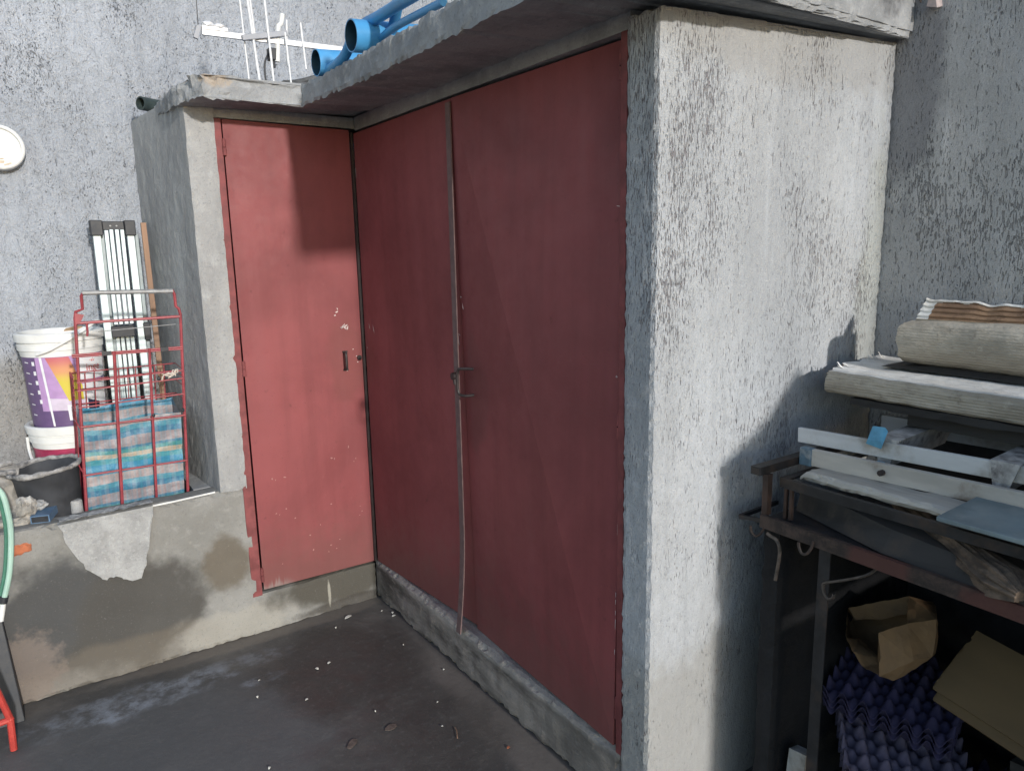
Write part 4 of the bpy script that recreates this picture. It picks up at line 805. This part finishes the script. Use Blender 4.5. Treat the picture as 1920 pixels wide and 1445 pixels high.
def fray(mb, p, d, n, l, seed):
    rn = random.Random(seed); p, d = V(p), V(d)
    for k in range(n):
        q = p+d*(k/n+.05*rn.random()); w = rn.uniform(.006, .018); L_ = l*rn.uniform(.35, 1.1); c = rn.uniform(-.3, .9); pr = []
        dn = d.normalized()
        for i in range(5): t = i/4; pr.append((q+V((0, L_*t, c*L_*t*t)), w*(1-.55*t)))
        vs = [(mb.bm.verts.new(a-dn*b/2), mb.bm.verts.new(a+dn*b/2)) for a, b in pr]
        for A, B in zip(vs, vs[1:]): mb.face([A[0], A[1], B[1], B[0]])
mb = MB(); fray(mb, (.60, -1.752, 1.174), (.28, .02, .002), 22, .030, 1)
o = mb.build('torn_paper', M['card_white']); tag(o, 'white torn paper fringe at the left end of the bleached cardboard', 'torn paper')
mb = MB(); mb.hexa([(.70, -1.80, 1.180), (.70, -2.72, 1.168), (.90, -2.72, 1.170), (.90, -1.80, 1.180), (.72, -1.92, 1.190), (.72, -2.72, 1.184), (.90, -2.72, 1.196), (.90, -1.90, 1.196)]); o = mb.build('cardboard', M['char']); tag(o, 'dark filler layer for the shadow between the two folded pieces', 'cardboard')  # dark filler in place of the shadow under the upper fold

# ------------------------------------------------------------------ under the rack
def egg_tray_mesh():
    mb = MB(); n = 6; p = .049; N = 60
    def f(u, v):
        x, y = (u-.5)*n*p, (v-.5)*n*p; c = math.cos(2*math.pi*x/p)*math.cos(2*math.pi*y/p); s_ = math.cos(2*math.pi*x/p)+math.cos(2*math.pi*y/p)
        z = .016*c+.010*s_*.5; m = min(u, 1-u, v, 1-v)
        return V((x+.003*noise.noise(V((x*20, y*20, 0))), y, z+.0015*noise.noise(V((x*50, y*50, 3)))))
    g = mb.grid(f, N, N); res = bmesh.ops.extrude_face_region(mb.bm, geom=list(mb.bm.faces))
    for v in res['geom']:
        if isinstance(v, bmesh.types.BMVert): v.co.z -= .003
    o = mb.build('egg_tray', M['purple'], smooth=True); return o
et = egg_tray_mesh()
spots = [(.60, -1.965, .365, 3, -6, 14, 'topmost purple egg tray of the pile, under the paper bag'), (.60, -1.965, .348, 3, -6, 14, None), (.60, -1.965, .331, 3, -6, 14, None),
         (.56, -2.00, .235, 6, -8, 36, 'tilted purple egg tray midway down the pile, showing pale edges'), (.56, -2.00, .217, 6, -8, 36, None), (.56, -2.00, .199, 6, -8, 36, None), (.64, -2.04, .12, 0, 0, 12, None), (.64, -2.04, .10, 0, 0, 12, None), (.64, -2.04, .03, 0, 0, 5, None)]
for i, (x, y, z, rx, ry, rz, lb) in enumerate(spots):
    o = et if i == 0 else et.copy()
    if i: COL.objects.link(o)
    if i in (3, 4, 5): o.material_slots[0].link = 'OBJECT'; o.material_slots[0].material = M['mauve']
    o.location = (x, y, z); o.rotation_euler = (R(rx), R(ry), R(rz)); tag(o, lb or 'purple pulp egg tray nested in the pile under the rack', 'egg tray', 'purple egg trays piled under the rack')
# paper bag
BP = {'A': (0.440, -1.904, 0.528), 'A2': (0.420, -1.930, 0.508), 'I': (0.410, -1.971, 0.491), 'H': (0.400, -2.013, 0.491), 'Hi': (0.470, -1.970, 0.495), 'Ai': (0.510, -1.900, 0.500), 'G': (0.420, -1.993, 0.588), 'F': (0.480, -2.026, 0.610), 'F2': (0.540, -2.067, 0.617), 'J': (0.500, -2.082, 0.538), 'K': (0.450, -2.062, 0.538), 'N': (0.430, -2.030, 0.477), 'C': (0.550, -1.840, 0.546), 'D': (0.570, -1.900, 0.580), 'E': (0.600, -1.968, 0.616), 'E2': (0.585, -1.975, 0.577), 'D2': (0.565, -1.920, 0.545), 'C2': (0.545, -1.869, 0.526), 'b1': (0.630, -1.798, 0.487), 'b2': (0.640, -1.965, 0.562), 'b3': (0.600, -1.984, 0.454), 'b4': (0.560, -1.919, 0.398), 'b5': (0.560, -1.859, 0.427), 'T': (0.660, -2.003, 0.597), 'J2': (0.620, -2.037, 0.498), }
mb = MB(); cache = {}
def bv(p):
    k = tuple(round(c, 5) for c in p)
    if k not in cache:
        w = noise.noise_vector(p*22)*.005+noise.noise_vector(p*55)*.0022; cache[k] = mb.bm.verts.new(p+w)
    return cache[k]
def bag_tri(a, b, c, n=7):
    a, b, c = V(a), V(b), V(c); P = lambda i, j: bv(a+(b-a)*i/n+(c-a)*j/n)
    for i in range(n):
        for j in range(n-i):
            mb.face([P(i, j), P(i+1, j), P(i, j+1)])
            if i+j < n-1: mb.face([P(i+1, j), P(i+1, j+1), P(i, j+1)])
for fan in ('G F K', 'G K H', 'F F2 J', 'F J K', 'H K N', 'G H Hi', 'A A2 Ai', 'A2 I Hi', 'A2 Hi Ai', 'I H Hi', 'C D D2', 'C D2 C2', 'D E E2', 'D E2 D2', 'C C2 b1', 'A Ai b5', 'A C b1', 'A b1 b5', 'b1 b2 b3', 'b1 b3 b4', 'b1 b4 b5', 'E T b2', 'T F2 J2', 'F2 J J2', 'E T F2', 'E E2 F', 'E F F2', 'K N J', 'N J J2', 'N J2 b3', 'N b3 b4', 'I H N', 'I N b4', 'A2 I b4', 'A2 b4 b5', 'A A2 b5'): bag_tri(*[BP[k] for k in fan.split()])
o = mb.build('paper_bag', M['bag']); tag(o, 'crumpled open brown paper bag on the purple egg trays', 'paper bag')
# flattened cartons
def carton(label, A, B, C_, th, marks):
    A, B, C_ = V(A), V(B), V(C_); D = A+(C_-B); n = (B-A).cross(C_-B).normalized()
    if n.z < 0: n = -n
    t = thing('carton', label, 'carton', B); mb = MB(); nu = 40
    ptsb = [A.lerp(B, i/nu)+(C_-B).normalized()*.006*noise.noise(V((i*.9, th*90, 0))) for i in range(nu+1)]+[C_, D]
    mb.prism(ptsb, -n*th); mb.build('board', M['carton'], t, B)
    if marks:
        mb = MB(); eu = (A-B); ev = (C_-B)
        for (u, v, lu, lv) in marks: p = B+eu*u+ev*v+n*.0012; mb.poly([p, p+eu*lu, p+eu*lu+ev*lv, p+ev*lv])
        mb.build('print', M['ink'], t, B)
rnd = random.Random(4); mk = [(.80, .38, .07, .008), (.79, .395, .012, .02), (.74, .40, .06, .010), (.72, .425, .02, .008), (.70, .45, .012, .02)]
for row in range(3):
    v = .40
    while v < .85: w = rnd.uniform(.008, .03); mk.append((.16-.03*row, v, .014, w)); v += w+.008
carton('upper flattened brown carton with printed marks, under the rack', (.64, -2.115, .575), (.50, -2.088, .462), (.40, -2.75, .40), .006, mk)
carton('lower flattened brown carton just beneath the printed one', (.64, -2.125, .548), (.49, -2.095, .440), (.39, -2.75, .375), .006, None)
mb = MB(); mb.rough_box((.55, -2.70, 0), (.90, -2.24, .345), .03, .004, 10, .004, 3); o = mb.build('dark_crate', M['char']); tag(o, 'sooty dark crate propping the flattened cartons', 'crate')
mb = MB(); mb.prism([(.30, -1.835, .0), (.36, -1.83, .0), (.355, -1.84, .225), (.315, -1.842, .235)], (-.004, -.05, .01)); o = mb.build('broken_tile', M['stone']); tag(o, 'pale broken tile standing by the inner foot of the rack', 'tile')

# ------------------------------------------------------------------ litter on the floor
def chip(x, y, l, w, a, label, cat, mat, name, group=None, lift=.003):
    mb = MB(); q = []
    for k in range(10):
        t = 2*math.pi*k/10; rr = 1+.22*noise.noise(V((x*30+k, y*30, 0))); dx, dy = math.cos(t)*l*rr, math.sin(t)*w*rr; q.append(V((x+dx*math.cos(a)-dy*math.sin(a), y+dx*math.sin(a)+dy*math.cos(a), .0015+lift*abs(math.sin(t)))))
    mb.prism(q, (0, 0, .0014)); o = mb.build(name, mat); tag(o, label, cat, group)
for x, y, l in ((-.253, -.145, .005), (-.37, -.377, .007), (-.421, -.387, .008), (-.515, -.549, .006), (-.352, -.749, .004), (-.72, -.811, .006), (-.615, -.335, .0035), (-.649, -.431, .006), (-.02, -.199, .008), (-.012, -.17, .007), (-.042, -.131, .004), (-.047, -.673, .004), (-.09, -.43, .003), (-.21, -.95, .0035), (-.16, -.83, .003)):
    chip(x, y, l, l*.62, random.random()*3, 'tiny white fleck on the dark concrete floor', 'fleck', M['petal'], 'floor_fleck', 'white flecks scattered on the floor')
chip(-.178, -.092, .018, .008, .35, 'largest white petal on the floor, close to the narrow door sill', 'petal', M['petal'], 'petal')
chip(-.478, -.856, .024, .012, .7, 'oval dry brown leaf flat on the floor, left of two', 'leaf', M['leaf'], 'dry_leaf', None, .0006)
chip(-.345, -.855, .020, .014, .2, 'round faded brown leaf on the floor, right of two', 'leaf', M['leaf'], 'dry_leaf', None, .0006)
chip(-.095, -1.16, .006, .004, .2, 'small orange crumb on the floor near the kerb', 'crumb', M['brick'], 'crumb')
mb = MB(); mb.tube([(-.20, -1.03, .004), (-.185, -1.00, .006), (-.18, -.98, .004)], .0015, 5); o = mb.build('twig', M['stick']); tag(o, 'short dry twig on the floor near the kerb', 'twig')
# dry twigs at the roof edge, right
mb = MB(); rnd = random.Random(9)
for k in range(14):
    p = V((.80+.13*rnd.random(), -1.69, 2.20+.03*rnd.random())); mb.tube(smooth_path([p+V((0, .02, .04)), p, p+V((rnd.uniform(-.05, .05), -.012, rnd.uniform(-.05, .0))), p+V((rnd.uniform(-.07, .07), -.016, rnd.uniform(-.07, -.01)))], 3), .0022, 5)
o = mb.build('dry_twigs', M['leaf']); tag(o, 'tangle of dry twigs hanging over the roof edge by the right wall', 'twigs')
